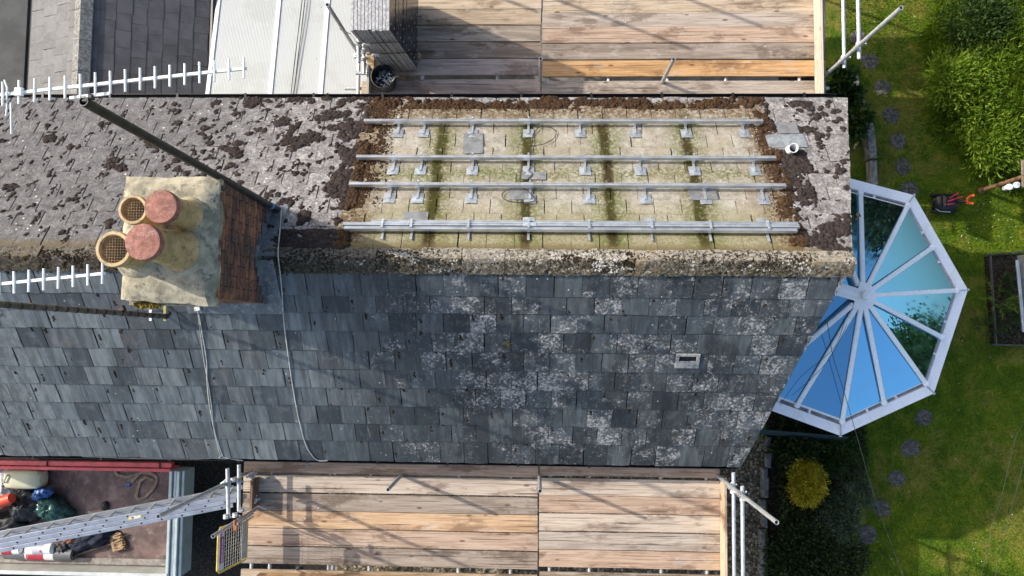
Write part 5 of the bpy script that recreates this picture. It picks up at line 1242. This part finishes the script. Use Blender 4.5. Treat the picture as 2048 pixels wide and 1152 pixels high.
# loose wires over the roof end and the garden
cable('thin_wire', [F(1650, 640, .0)+Vector((.02, 0, .0)), at(1660, 680, 3.7), at(1668, 720, 3.5), at(1690, 790, 3.2), at(1716, 880, 3.0), at(1742, 970, 2.8), at(1772, 1060, 2.7), at(1806, 1152, 2.7), at(1850, 1290, 2.8)], .004, M['cable_black'], 'thin dark wire hanging from the slate verge across the garden')
cable('thin_wire', [F(1560, 810, .02), at(1600, 755, 3.4), at(1640, 722, 3.4), at(1672, 690, 3.3), at(1690, 640, 3.2)], .003, M['cable_black'], 'thin dark wire curling over the blue glass by the verge')
cable('thin_wire', [F(1585, 790, .02), at(1628, 752, 3.4), at(1662, 712, 3.3), at(1694, 650, 3.2)], .003, M['cable_black'], 'second thin dark wire over the blue glass, just below the hub')
for i, pts in enumerate((((2046, 850), (2030, 880), (2005, 985), (1982, 1060), (1964, 1150), (1950, 1250)), ((2075, 800), (2046, 930), (2020, 1030), (1990, 1152), (1980, 1240)))):
    cable('overhead_wire', [at(x, y, 2.0) for x, y in pts], .0022, m_basic('wire_green', (.045, .06, .045), .8), ('grey-green wire over the lower right lawn, the left of two', 'grey-green wire over the lower right lawn, the right of two')[i], 'wire', 'wires over the lawn')

# ================================================================== GARDEN
def blades(name, P, D, L, Wd, mat, parent=None, bend=.5, kind=None):
    """curved two-segment leaf blades: P base, D unit direction, L length, Wd width"""
    n = len(P); side = np.cross(D, rng.normal(size=(n, 3))); side /= np.linalg.norm(side, axis=1)[:, None]+1e-9
    nrm = np.cross(D, side); bd = nrm*(rng.uniform(-.6, 1, (n, 1)))*bend
    L = L[:, None]; w = Wd[:, None]
    p0 = P; p1 = P+D*L*.5+bd*L*.12; p2 = P+D*L*.95+bd*L*.5
    V = np.stack([p0-side*w*.35, p0+side*w*.35, p1+side*w*.5, p1-side*w*.5, p2+side*w*.10, p2-side*w*.10], 1).reshape(-1, 3)
    b = np.arange(n)[:, None, None]*6; Fc = (np.array([[0, 1, 2, 3], [3, 2, 4, 5]])[None]+b).reshape(-1, 4)
    o = inst(name, npmesh(name, V, Fc, mat), parent)
    if kind: tag(o, kind=kind)
    return o
def unit(v): return v/(np.linalg.norm(v, axis=1)[:, None]+1e-9)
def crownpts(n, c, rad, lump=.35, lsc=2.2, seed=0, low=-.2):
    """points in lumpy clumps near the surface of an ellipsoid; returns points and outward normals"""
    nc = max(12, n//120); d = unit(rng.normal(size=(nc*3, 3))); d = d[d[:, 2] > low][:nc]; nc = len(d)
    rr = rng.uniform(.62, 1.02, nc)
    k = rng.integers(0, nc, n); cc = d[k]*rr[k][:, None]; off = rng.normal(size=(n, 3))*lump*.42
    q = cc+off; return q*np.array(rad)+np.array(c), unit(q*.8+rng.normal(size=(n, 3))*.55+np.array([0, 0, .35]))
def shrub(name, c, rad, n, mat, label, leafL, leafW, cat='shrub', lump=.35, group=None):
    t = thing(name, (c[0], c[1], 0), label, cat, group); P, D = crownpts(n, c, rad, lump); k = P[:, 2] > .01; P, D = P[k], D[k]; n = len(P)
    blades('foliage', P, D, rng.uniform(.6, 1.3, n)*leafL, rng.uniform(.7, 1.3, n)*leafW, mat, t)
    mb = MB()
    for i in range(5):
        a = i*1.26; mb.tube([(c[0], c[1], 0), (c[0]+rad[0]*.3*math.cos(a), c[1]+rad[1]*.3*math.sin(a), c[2]*.6+.05), (c[0]+rad[0]*.7*math.cos(a), c[1]+rad[1]*.7*math.sin(a), c[2]+rad[2]*.4)], [.02, .014, .005], 6)
    mb.build('stem', M['bark'], t); return t
# lawn blades (uncountable)
n = 150000; x = rng.uniform(3.9, 9.0, n); y = rng.uniform(-4.9, 6.6, n)
keep = ~((np.hypot(x-hx, y-hy) < RO+.08) | ((x < 5.43) & (y < -1.4)) | ((x < 5.15) & (y > 1.7)))
x, y = x[keep], y[keep]; n = len(x); D = unit(np.stack([rng.normal(0, .55, n), rng.normal(0, .55, n), np.ones(n)], 1))
o = blades('lawn_grass', np.stack([x, y, np.zeros(n)], 1), D, rng.uniform(.02, .05, n), rng.uniform(.006, .012, n), M['grass']); tag(o, 'short mown grass of the lawn', 'grass', None, 'stuff')
# long grass and bramble bank, upper right
n = 120000; x = rng.uniform(6.0, 10.3, n); y = rng.uniform(2.3, 8, n)
hgt = np.array([mnoise.fractal(Vector((a*1.1, b*1.1, 3)), .8, 2, 3) for a, b in zip(x, y)])
el = 6.72+np.where(y < 3.5, (3.5-y)*1.3, 0)+np.where(y > 5.0, (y-5.0)*.35, 0)+hgt*.25
dd = x-el; keep = dd > 0; x, y, dd, hgt = x[keep], y[keep], dd[keep], hgt[keep]; n = len(x)
H = np.clip(dd*.75, 0, .85)+hgt*.25; H = np.clip(H, 0.0, 1.4); z = H*rng.uniform(.55, 1, n)
flow = np.array([[mnoise.noise(Vector((a*.9, b*.9, 7)))*1.3-.5, mnoise.noise(Vector((a*.9, b*.9, 17)))*1.3-.35] for a, b in zip(x, y)])
D = unit(np.concatenate([flow+rng.normal(0, .35, (n, 2)), rng.uniform(.15, .9, (n, 1))], 1))
o = blades('long_grass', np.stack([x, y, z], 1), D, rng.uniform(.12, .36, n), rng.uniform(.008, .018, n), M['leaf_long'], None, 1.1); tag(o, 'bank of long uncut grass along the right of the lawn', 'long grass', None, 'stuff')
gv = []; gf = []; N = 46
for j in range(N+1):
    for i in range(N+1):
        X = 6.0+4.3*i/N; Yq = 2.3+5.7*j/N; hh = mnoise.fractal(Vector((X*1.1, Yq*1.1, 3)), .8, 2, 3)
        e = 6.72+(max(0, 3.5-Yq)*1.3)+(max(0, Yq-5.0)*.35)+hh*.25; q = X-e; gv.append((X, Yq, max(-.05, min(q*.75, .85)+hh*.25-.12 if q > .1 else -.05)))
for j in range(N):
    for i in range(N): gf.append((j*(N+1)+i, j*(N+1)+i+1, (j+1)*(N+1)+i+1, (j+1)*(N+1)+i))
o = inst('bank', npmesh('bank', gv, gf, M['soil'], True)); tag(o, kind='structure')
for i, (px, py, rx, lab) in enumerate(((1985, 185, .55, 'light green bramble bush midway along the grassy bank'), (2012, 265, .5, 'leafy green bush just above the bird table'), (2035, 130, .6, 'leafy green bush at the right edge of the grassy bank'), (1925, 150, .38, 'small leafy clump at the lawn side of the grassy bank'), (1990, 30, .6, 'shaded bush at the top right corner'))):
    c = at(px, py, .75); shrub('bramble_bush', (c.x, c.y, .42), (rx*.8, rx*.9, .36), 4500, M['leaf_long'] if i < 4 else M['leaf_mid'], lab, .075, .022, 'bush', .6, 'bushes on the bank')
# dark shrub bed by the front scaffold
n = 30000; x = rng.uniform(3.98, 5.5, n); y = rng.uniform(-5.0, -1.0, n); keep = (np.hypot(x-hx, y-hy) > RO-.1) & (x < 5.40-(np.clip(-1.9-y, 0, 9)*.30)); x, y = x[keep], y[keep]; n = len(x)
hg = np.array([mnoise.fractal(Vector((a*1.7, b*1.7, 9)), .8, 2, 3) for a, b in zip(x, y)]); z = np.clip(.18+hg*.3, .01, .6)*rng.uniform(.3, 1, n)
o = blades('ground_cover', np.stack([x, y, z], 1), unit(rng.normal(size=(n, 3))*np.array([1, 1, .5])+np.array([0, 0, .5])), rng.uniform(.03, .08, n), rng.uniform(.015, .035, n), M['leaf_dark']); tag(o, 'dark low ground cover filling the shady bed', 'ground cover', None, 'stuff')
c = at(1627, 972, .8); shrub('golden_shrub', (c.x, c.y, .5), (.24, .33, .34), 15000, M['leaf_gold'], 'round golden-yellow shrub in the shady bed', .032, .018, 'shrub', .30)
for i, (px, py, r_, lab) in enumerate(((1700, 985, .30, 'blue-green conifer right of the golden shrub'), (1662, 1058, .26, 'small blue-green conifer below the golden shrub'), (1690, 1040, .20, 'small blue-green conifer beside the stepping stones'), (1668, 1092, .20, 'lowest blue-green conifer above the dark hedge'))):
    c = at(px, py, .5); shrub('blue_conifer', (c.x, c.y, .35), (r_, r_*1.2, .4), 3500, M['leaf_blue'], lab, .05, .012, 'conifer', .4, 'blue-green conifers in the bed')
c = at(1600, 1120, .7); shrub('dark_hedge', (c.x+.32, c.y-.12, .42), (.70, .55, .45), 18000, m_leaf('hedge_leaves', (.018, .034, .010), (.032, .056, .014), (.06, .085, .02), .15), 'dark green hedge at the lower edge beside the gravel path', .05, .026, 'hedge', .3)
c = at(1560, 900, .4); shrub('dark_shrub', (c.x+.3, c.y, .28), (.36, .26, .28), 5000, M['leaf_dark'], 'very dark shrub under the corner of the conservatory gutter', .05, .03, 'shrub', .4)
c = at(1660, 930, .4); shrub('dark_shrub', (c.x+.1, c.y+.1, .25), (.4, .35, .3), 5000, M['leaf_mid'], 'dark green shrub between the golden shrub and the conservatory', .05, .02, 'shrub', .4)
for i, (px, py, lab) in enumerate(((1690, 172, 'small leafy plant beside the end of the back scaffold'), (1708, 232, 'small leafy plant beside the mossy roof corner'))):
    c = at(px, py, .5); shrub('leafy_plant', (c.x, c.y, .35), (.22, .26, .35), 1800, M['leaf_mid'], lab, .09, .045, 'plant', .5, 'plants by the roof corner')
# kerb stones of the gravel path and rough stone edging of the lawn
def stones(name, pts, label, w, h, mat, seed, lw=(.22, .36)):
    t = thing(name, pts[0], label, 'edging'); rr = random.Random(seed); P = [Vector((p[0], p[1], 0)) for p in pts]
    for a, b in zip(P[:-1], P[1:]):
        L = (b-a).length; s_ = 0; d = (b-a).normalized()
        while s_ < L:
            l = rr.uniform(*lw); c = a+d*(s_+l/2)+Vector((rr.gauss(0, .012), rr.gauss(0, .012), h/2-.02)); mb = MB(); mb.box((0, 0, 0), (l-.02, w*rr.uniform(.8, 1.15), h*rr.uniform(.85, 1.15)), None, .022); mb.v = [(q[0]+rr.gauss(0, .006), q[1]+rr.gauss(0, .006), q[2]+rr.gauss(0, .006)) for q in mb.v]
            inst('stone', mb.mesh('stone', mat), t, Matrix.Translation(c)@Matrix.Rotation(math.atan2(d.y, d.x)+rr.gauss(0, .05), 4, 'Z')); s_ += l
stones('path_edging', [at(1532, 872, 0), at(1526, 950, 0), at(1520, 1152, 0), at(1518, 1250, 0)], 'row of dark stones edging the gravel path', .09, .16, M['stone'], 4)
stones('lawn_edging', [at(1700, 150, 0), at(1707, 190, 0), at(1722, 235, 0), at(1732, 280, 0), at(1738, 330, 0)], 'pale rough stones edging the lawn by the roof corner', .12, .22, m_basic('pale_stone', (.20, .195, .18), .9, 0, .4, 14, 1), 6, (.3, .5))
# stepping logs across the lawn
logs = [(1715, 75), (1740, 122), (1765, 175), (1782, 231), (1796, 282), (1806, 333), (1818, 380), (1847, 836), (1820, 896), (1793, 957), (1763, 1016), (1735, 1070), (1702, 1128)]
where = ['topmost, half hidden by the scaffold tubes', 'second from the top of the photo', 'third from the top of the photo', 'level with the mossy roof corner', 'level with the white vent pipe', 'just above the conservatory gutter', 'touching the conservatory gutter', 'nearest the conservatory on the lower lawn', 'second below the conservatory', 'third below the conservatory', 'crossed by the thin wire', 'beside the blue-green conifers', 'lowest, beside the dark hedge']
for i, (px, py) in enumerate(logs):
    c = at(px, py, 0); r = .142*random.uniform(.92, 1.08); mb = MB(); n = 26; rr = random.Random(i); ed = [r*(1+rr.gauss(0, .05)+.035*math.sin(2*math.pi*q/n*2+i)) for q in range(n)]; vs = []; fs = []
    for j, (f, z) in enumerate(((1.02, -.03), (1.0, .004), (.93, .012), (.6, .014), (.25, .010))):
        for k in range(n): a = 2*math.pi*k/n; vs.append((ed[k]*f*math.cos(a), ed[k]*f*math.sin(a), z+rr.gauss(0, .005)))
    for j in range(4):
        for k in range(n): fs.append((j*n+k, j*n+(k+1) % n, (j+1)*n+(k+1) % n, (j+1)*n+k))
    fs.append(tuple(4*n+k for k in range(n))); mb.add(vs, fs)
    o = inst('stepping_stone', mb.mesh('stepping_stone', M['log']), None, Matrix.Translation((c.x, c.y, 0))); tag(o, 'round grey stepping stone set in the grass, '+where[i], 'stepping stone', 'stepping stones across the lawn')
# lawn mower
c = at(1900, 404, .2); c.z = 0; t = thing('lawn_mower', c, 'black lawn mower with orange grip standing on the shaded lawn', 'lawn mower'); 
mb = MB(); n = 28; prof = [(.92, .05), (1.0, .07), (1.0, .13), (.9, .19), (.7, .22), (.35, .235), (.001, .24)]; vs = []; fs = []
for (f, z) in prof:
    for k in range(n): a = 2*math.pi*k/n; e = lambda v: math.copysign(abs(v)**.75, v); vs.append(c+Vector((-.03+.20*f*e(math.cos(a)), .15*f*e(math.sin(a)), z)))
for i in range(len(prof)-1):
    for k in range(n): fs.append((i*n+k, i*n+(k+1) % n, (i+1)*n+(k+1) % n, (i+1)*n+k))
mb.add(vs, fs); mb.build('deck', M['black'], t, True)
mb = MB(); mb.box(c+Vector((-.06, .0, .27)), (.2, .2, .09), None, .03); mb.build('motor_cover', M['black'], t)
for a, b in (((-.10, .02, .30), (.07, .13, .33)), ((-.10, -.01, .31), (.12, .06, .36)), ((-.14, -.06, .3), (.0, -.05, .33))): mb = MB(); mb.beam(c+Vector(a), c+Vector(b), .022, .02, (0, 0, 1), .004); mb.build('red_trim', m_basic('red_trim', (.5, .03, .05), .4), t)
mb = MB(); mb.tube([c+Vector((.1, 0, .25)), c+Vector((.15, -.01, .30)), c+Vector((.21, -.01, .34))], .028, 10); mb.build('handle_stem', M['black'], t, True)
mb = MB(); q = c+Vector((.22, .0, .35)); mb.tube([q+Vector((.07, .075, .02)), q+Vector((.02, .075, 0)), q+Vector((-.03, .03, 0)), q+Vector((-.035, -.04, 0)), q+Vector((.05, -.055, .02))], .022, 10); mb.build('orange_grip', M['orange'], t, True)
for dx in (-.17, .1):
    for dy in (-.14, .14):
        mb = MB(); mb.lathe(c+Vector((dx, dy, .075)), [(.001, -.02), (.06, -.02), (.075, -.012), (.075, .012), (.06, .02), (.001, .02)], 16, Matrix.Rotation(R(90), 3, 'X')); mb.build('wheel', M['rubber'], t, True)
mb = MB(); mb.tube([c+Vector((-.21, -.10, .15)), c+Vector((-.15, -.15, .17)), c+Vector((.02, -.16, .17))], .008, 6); mb.build('edge_trim', M['alu'], t, True)
# bird table
b0 = at(1961, 381, 0); t = thing('bird_table', b0, 'wooden bird table on a post at the right edge of the lawn', 'bird table')
mb = MB(); mb.tube([b0, b0+Vector((.0, 0, 1.15))], .034, 10); mb.lathe(b0, [(.06, 0), (.055, .05), (.036, .07)], 12); mb.build('post', m_basic('post_wood', (.20, .11, .055), .8, 0, .3, 18, .5), t, True)
top = b0+Vector((.1, 0.02, 1.15)); mb = MB(); mb.box(top+Vector((.06, 0, .01)), (.50, .42, .025), None, .004); mb.build('tray', M['oldwood'], t)
for s_ in (-1, 1):
    mb = MB(); mb.slab([top+Vector((-.2, 0, .47)), top+Vector((.36, 0, .47)), top+Vector((.36, s_*.26, .30)), top+Vector((-.2, s_*.26, .30))], (0, 0, .02)); mb.build('roof_board', M['oldwood'], t)
for dx in (-.12, .28):
    for dy in (-.16, .16): mb = MB(); mb.box(top+Vector((dx, dy, .17)), (.03, .03, .30)); mb.build('roof_post', M['oldwood'], t)
for i, (px, py) in enumerate(((2018, 374), (2033, 370))):
    c = at(px, py, 1.25); mb = MB(); mb.lathe(c, [(.001, -.12), (.035, -.11), (.042, -.02), (.05, 0), (.045, .02), (.001, .03)], 14); o = mb.build('bird_feeder', M['upvc'], None, True); tag(o, ('white hanging bird feeder left below the bird table', 'white hanging bird feeder right below the bird table')[i], 'bird feeder', 'bird feeders')
# raised bed with metal frame and plants
c0, c1 = at(1984, 508, .25), at(1996, 690, .25); t = thing('raised_bed', (c0.x+.4, (c0.y+c1.y)/2, 0), 'dark soil bed inside a thin grey frame at the right edge', 'raised bed')
xR = c0.x+1.6
mb = MB(); mb.prism([(c0.x+.02, c0.y-.02), (xR, c0.y+.1), (xR, c1.y), (c1.x+.02, c1.y+.02)][::-1], 0, .16); mb.build('soil', M['soil'], t)
for a, b in ((c0, c1), (c0+Vector((-.08, -.01, 0)), Vector((xR, c0.y+.16, .25))), (c1+Vector((-.08, 0, 0)), Vector((xR, c1.y, .25)))): mb = MB(); mb.beam((a.x, a.y, .2), (b.x, b.y, .2), .022, .05, (0, 0, 1), .004); mb.build('frame_board', m_basic('grey_board', (.075, .075, .07), .7, .2, .25, 10), t)
mb = MB(); mb.beam(at(2034, 520, .5), at(2048, 664, .5), .045, .03, (0, 0, 1), .004); mb.build('frame_bar', M['alu_dull'], t); mb = MB(); mb.beam(at(2044, 510, .4), at(2052, 660, .4), .02, .2, (0, 0, 1)); mb.build('frame_bar', M['alu_dull'], t)
for i, (px, py, h, lab) in enumerate(((2015, 600, .5, 'feathery green plant in the middle of the soil bed'), (2022, 570, .35, 'smaller feathery plant higher in the soil bed'), (1990, 655, .3, 'feathery plant at the corner of the soil bed frame'), (2025, 640, .4, 'feathery plant near the lower right of the soil bed'))):
    c = at(px, py, .4); t = thing('feathery_plant', (c.x, c.y, .16), lab, 'plant', 'plants in the soil bed'); n = 380
    br = []; 
    for _ in range(14):
        a = random.uniform(0, 6.28); e = random.uniform(.3, 1.1); d = np.array([math.cos(a)*math.cos(e), math.sin(a)*math.cos(e), math.sin(e)]); L = h*random.uniform(.6, 1.1)
        for k in range(26): s_ = random.uniform(.25, 1)*L; br.append((np.array([c.x, c.y, .16])+d*s_-np.array([0, 0, .12*s_*s_/h]), d))
    P = np.array([b[0] for b in br]); D = unit(np.array([b[1] for b in br])+rng.normal(0, .5, (len(br), 3))); blades('foliage', P, D, rng.uniform(.05, .11, len(P)), rng.uniform(.006, .012, len(P)), M['leaf_mid'] if i else M['leaf_long'], t)
# dark netting strip below the conservatory corner
mb = MB(); a, b = at(1505, 862, .55), at(1690, 878, .55); mb.beam(a, b, .012, .30, (0, .35, 1)); o = mb.build('netting', m_basic('teal_net', (.02, .045, .05), .7), None); tag(o, 'dark teal strip of garden netting below the conservatory gutter', 'netting')
# small daisies and petals on the grass
mb = MB()
for _ in range(60):
    px, py = random.choice(((random.uniform(1720, 2040), random.uniform(20, 90)), (random.uniform(1915, 2045), random.uniform(400, 500)), (random.uniform(1700, 2040), random.uniform(520, 1150)))); q = at(px, py, .045); mb.lathe(q, [(.001, .006), (.006, .003), (.007, 0)], 6)
o = mb.build('daisies', M['white'], None); tag(o, 'scattered tiny white daisies in the lawn', 'daisies', None, 'stuff')
# trees of the garden beyond the frame (mirrored in the glass)
def tree(x, y, h, r, mat, lab, n=45000):
    t = thing('garden_tree', (x, y, 0), lab, 'tree', 'trees around the garden'); mb = MB(); mb.tube([(x, y, 0), (x+.1, y, h*.4), (x, y+.1, h*.8)], [.2, .14, .05], 10)
    for k in range(6): a = k*1.05; mb.tube([(x+.05, y, h*.35+k*.1), (x+r*.5*math.cos(a), y+r*.5*math.sin(a), h*.6), (x+r*.8*math.cos(a), y+r*.8*math.sin(a), h*.75)], [.08, .05, .02], 6)
    mb.build('trunk', M['bark'], t, True); P, D = crownpts(n, (x, y, h*.62), (r, r, h*.4), .35, low=-.9); blades('crown', P, D, rng.uniform(.07, .15, n), rng.uniform(.04, .08, n), mat, t)
for i, (x, y, h, r) in enumerate(((11.5, 10.5, 5.6, 2.2), (8.3, 12.5, 6.0, 2.4), (14.5, 12.5, 5.6, 2.2), (18, -4.5, 4.6, 2.4), (15.5, -8.5, 4.8, 2.2), (5, 15, 7.5, 2.8))):
    tree(x, y, h, r, M['leaf_dark'] if i % 2 == 0 else M['leaf_mid'], ('dark tree north-east of the lawn', 'tall tree north of the grassy bank', 'dark tree far beyond the grassy bank', 'round tree east of the lower lawn', 'dark round tree south-east of the lower lawn', 'tall tree far north of the scaffold')[i]+', mirrored in the conservatory glass')
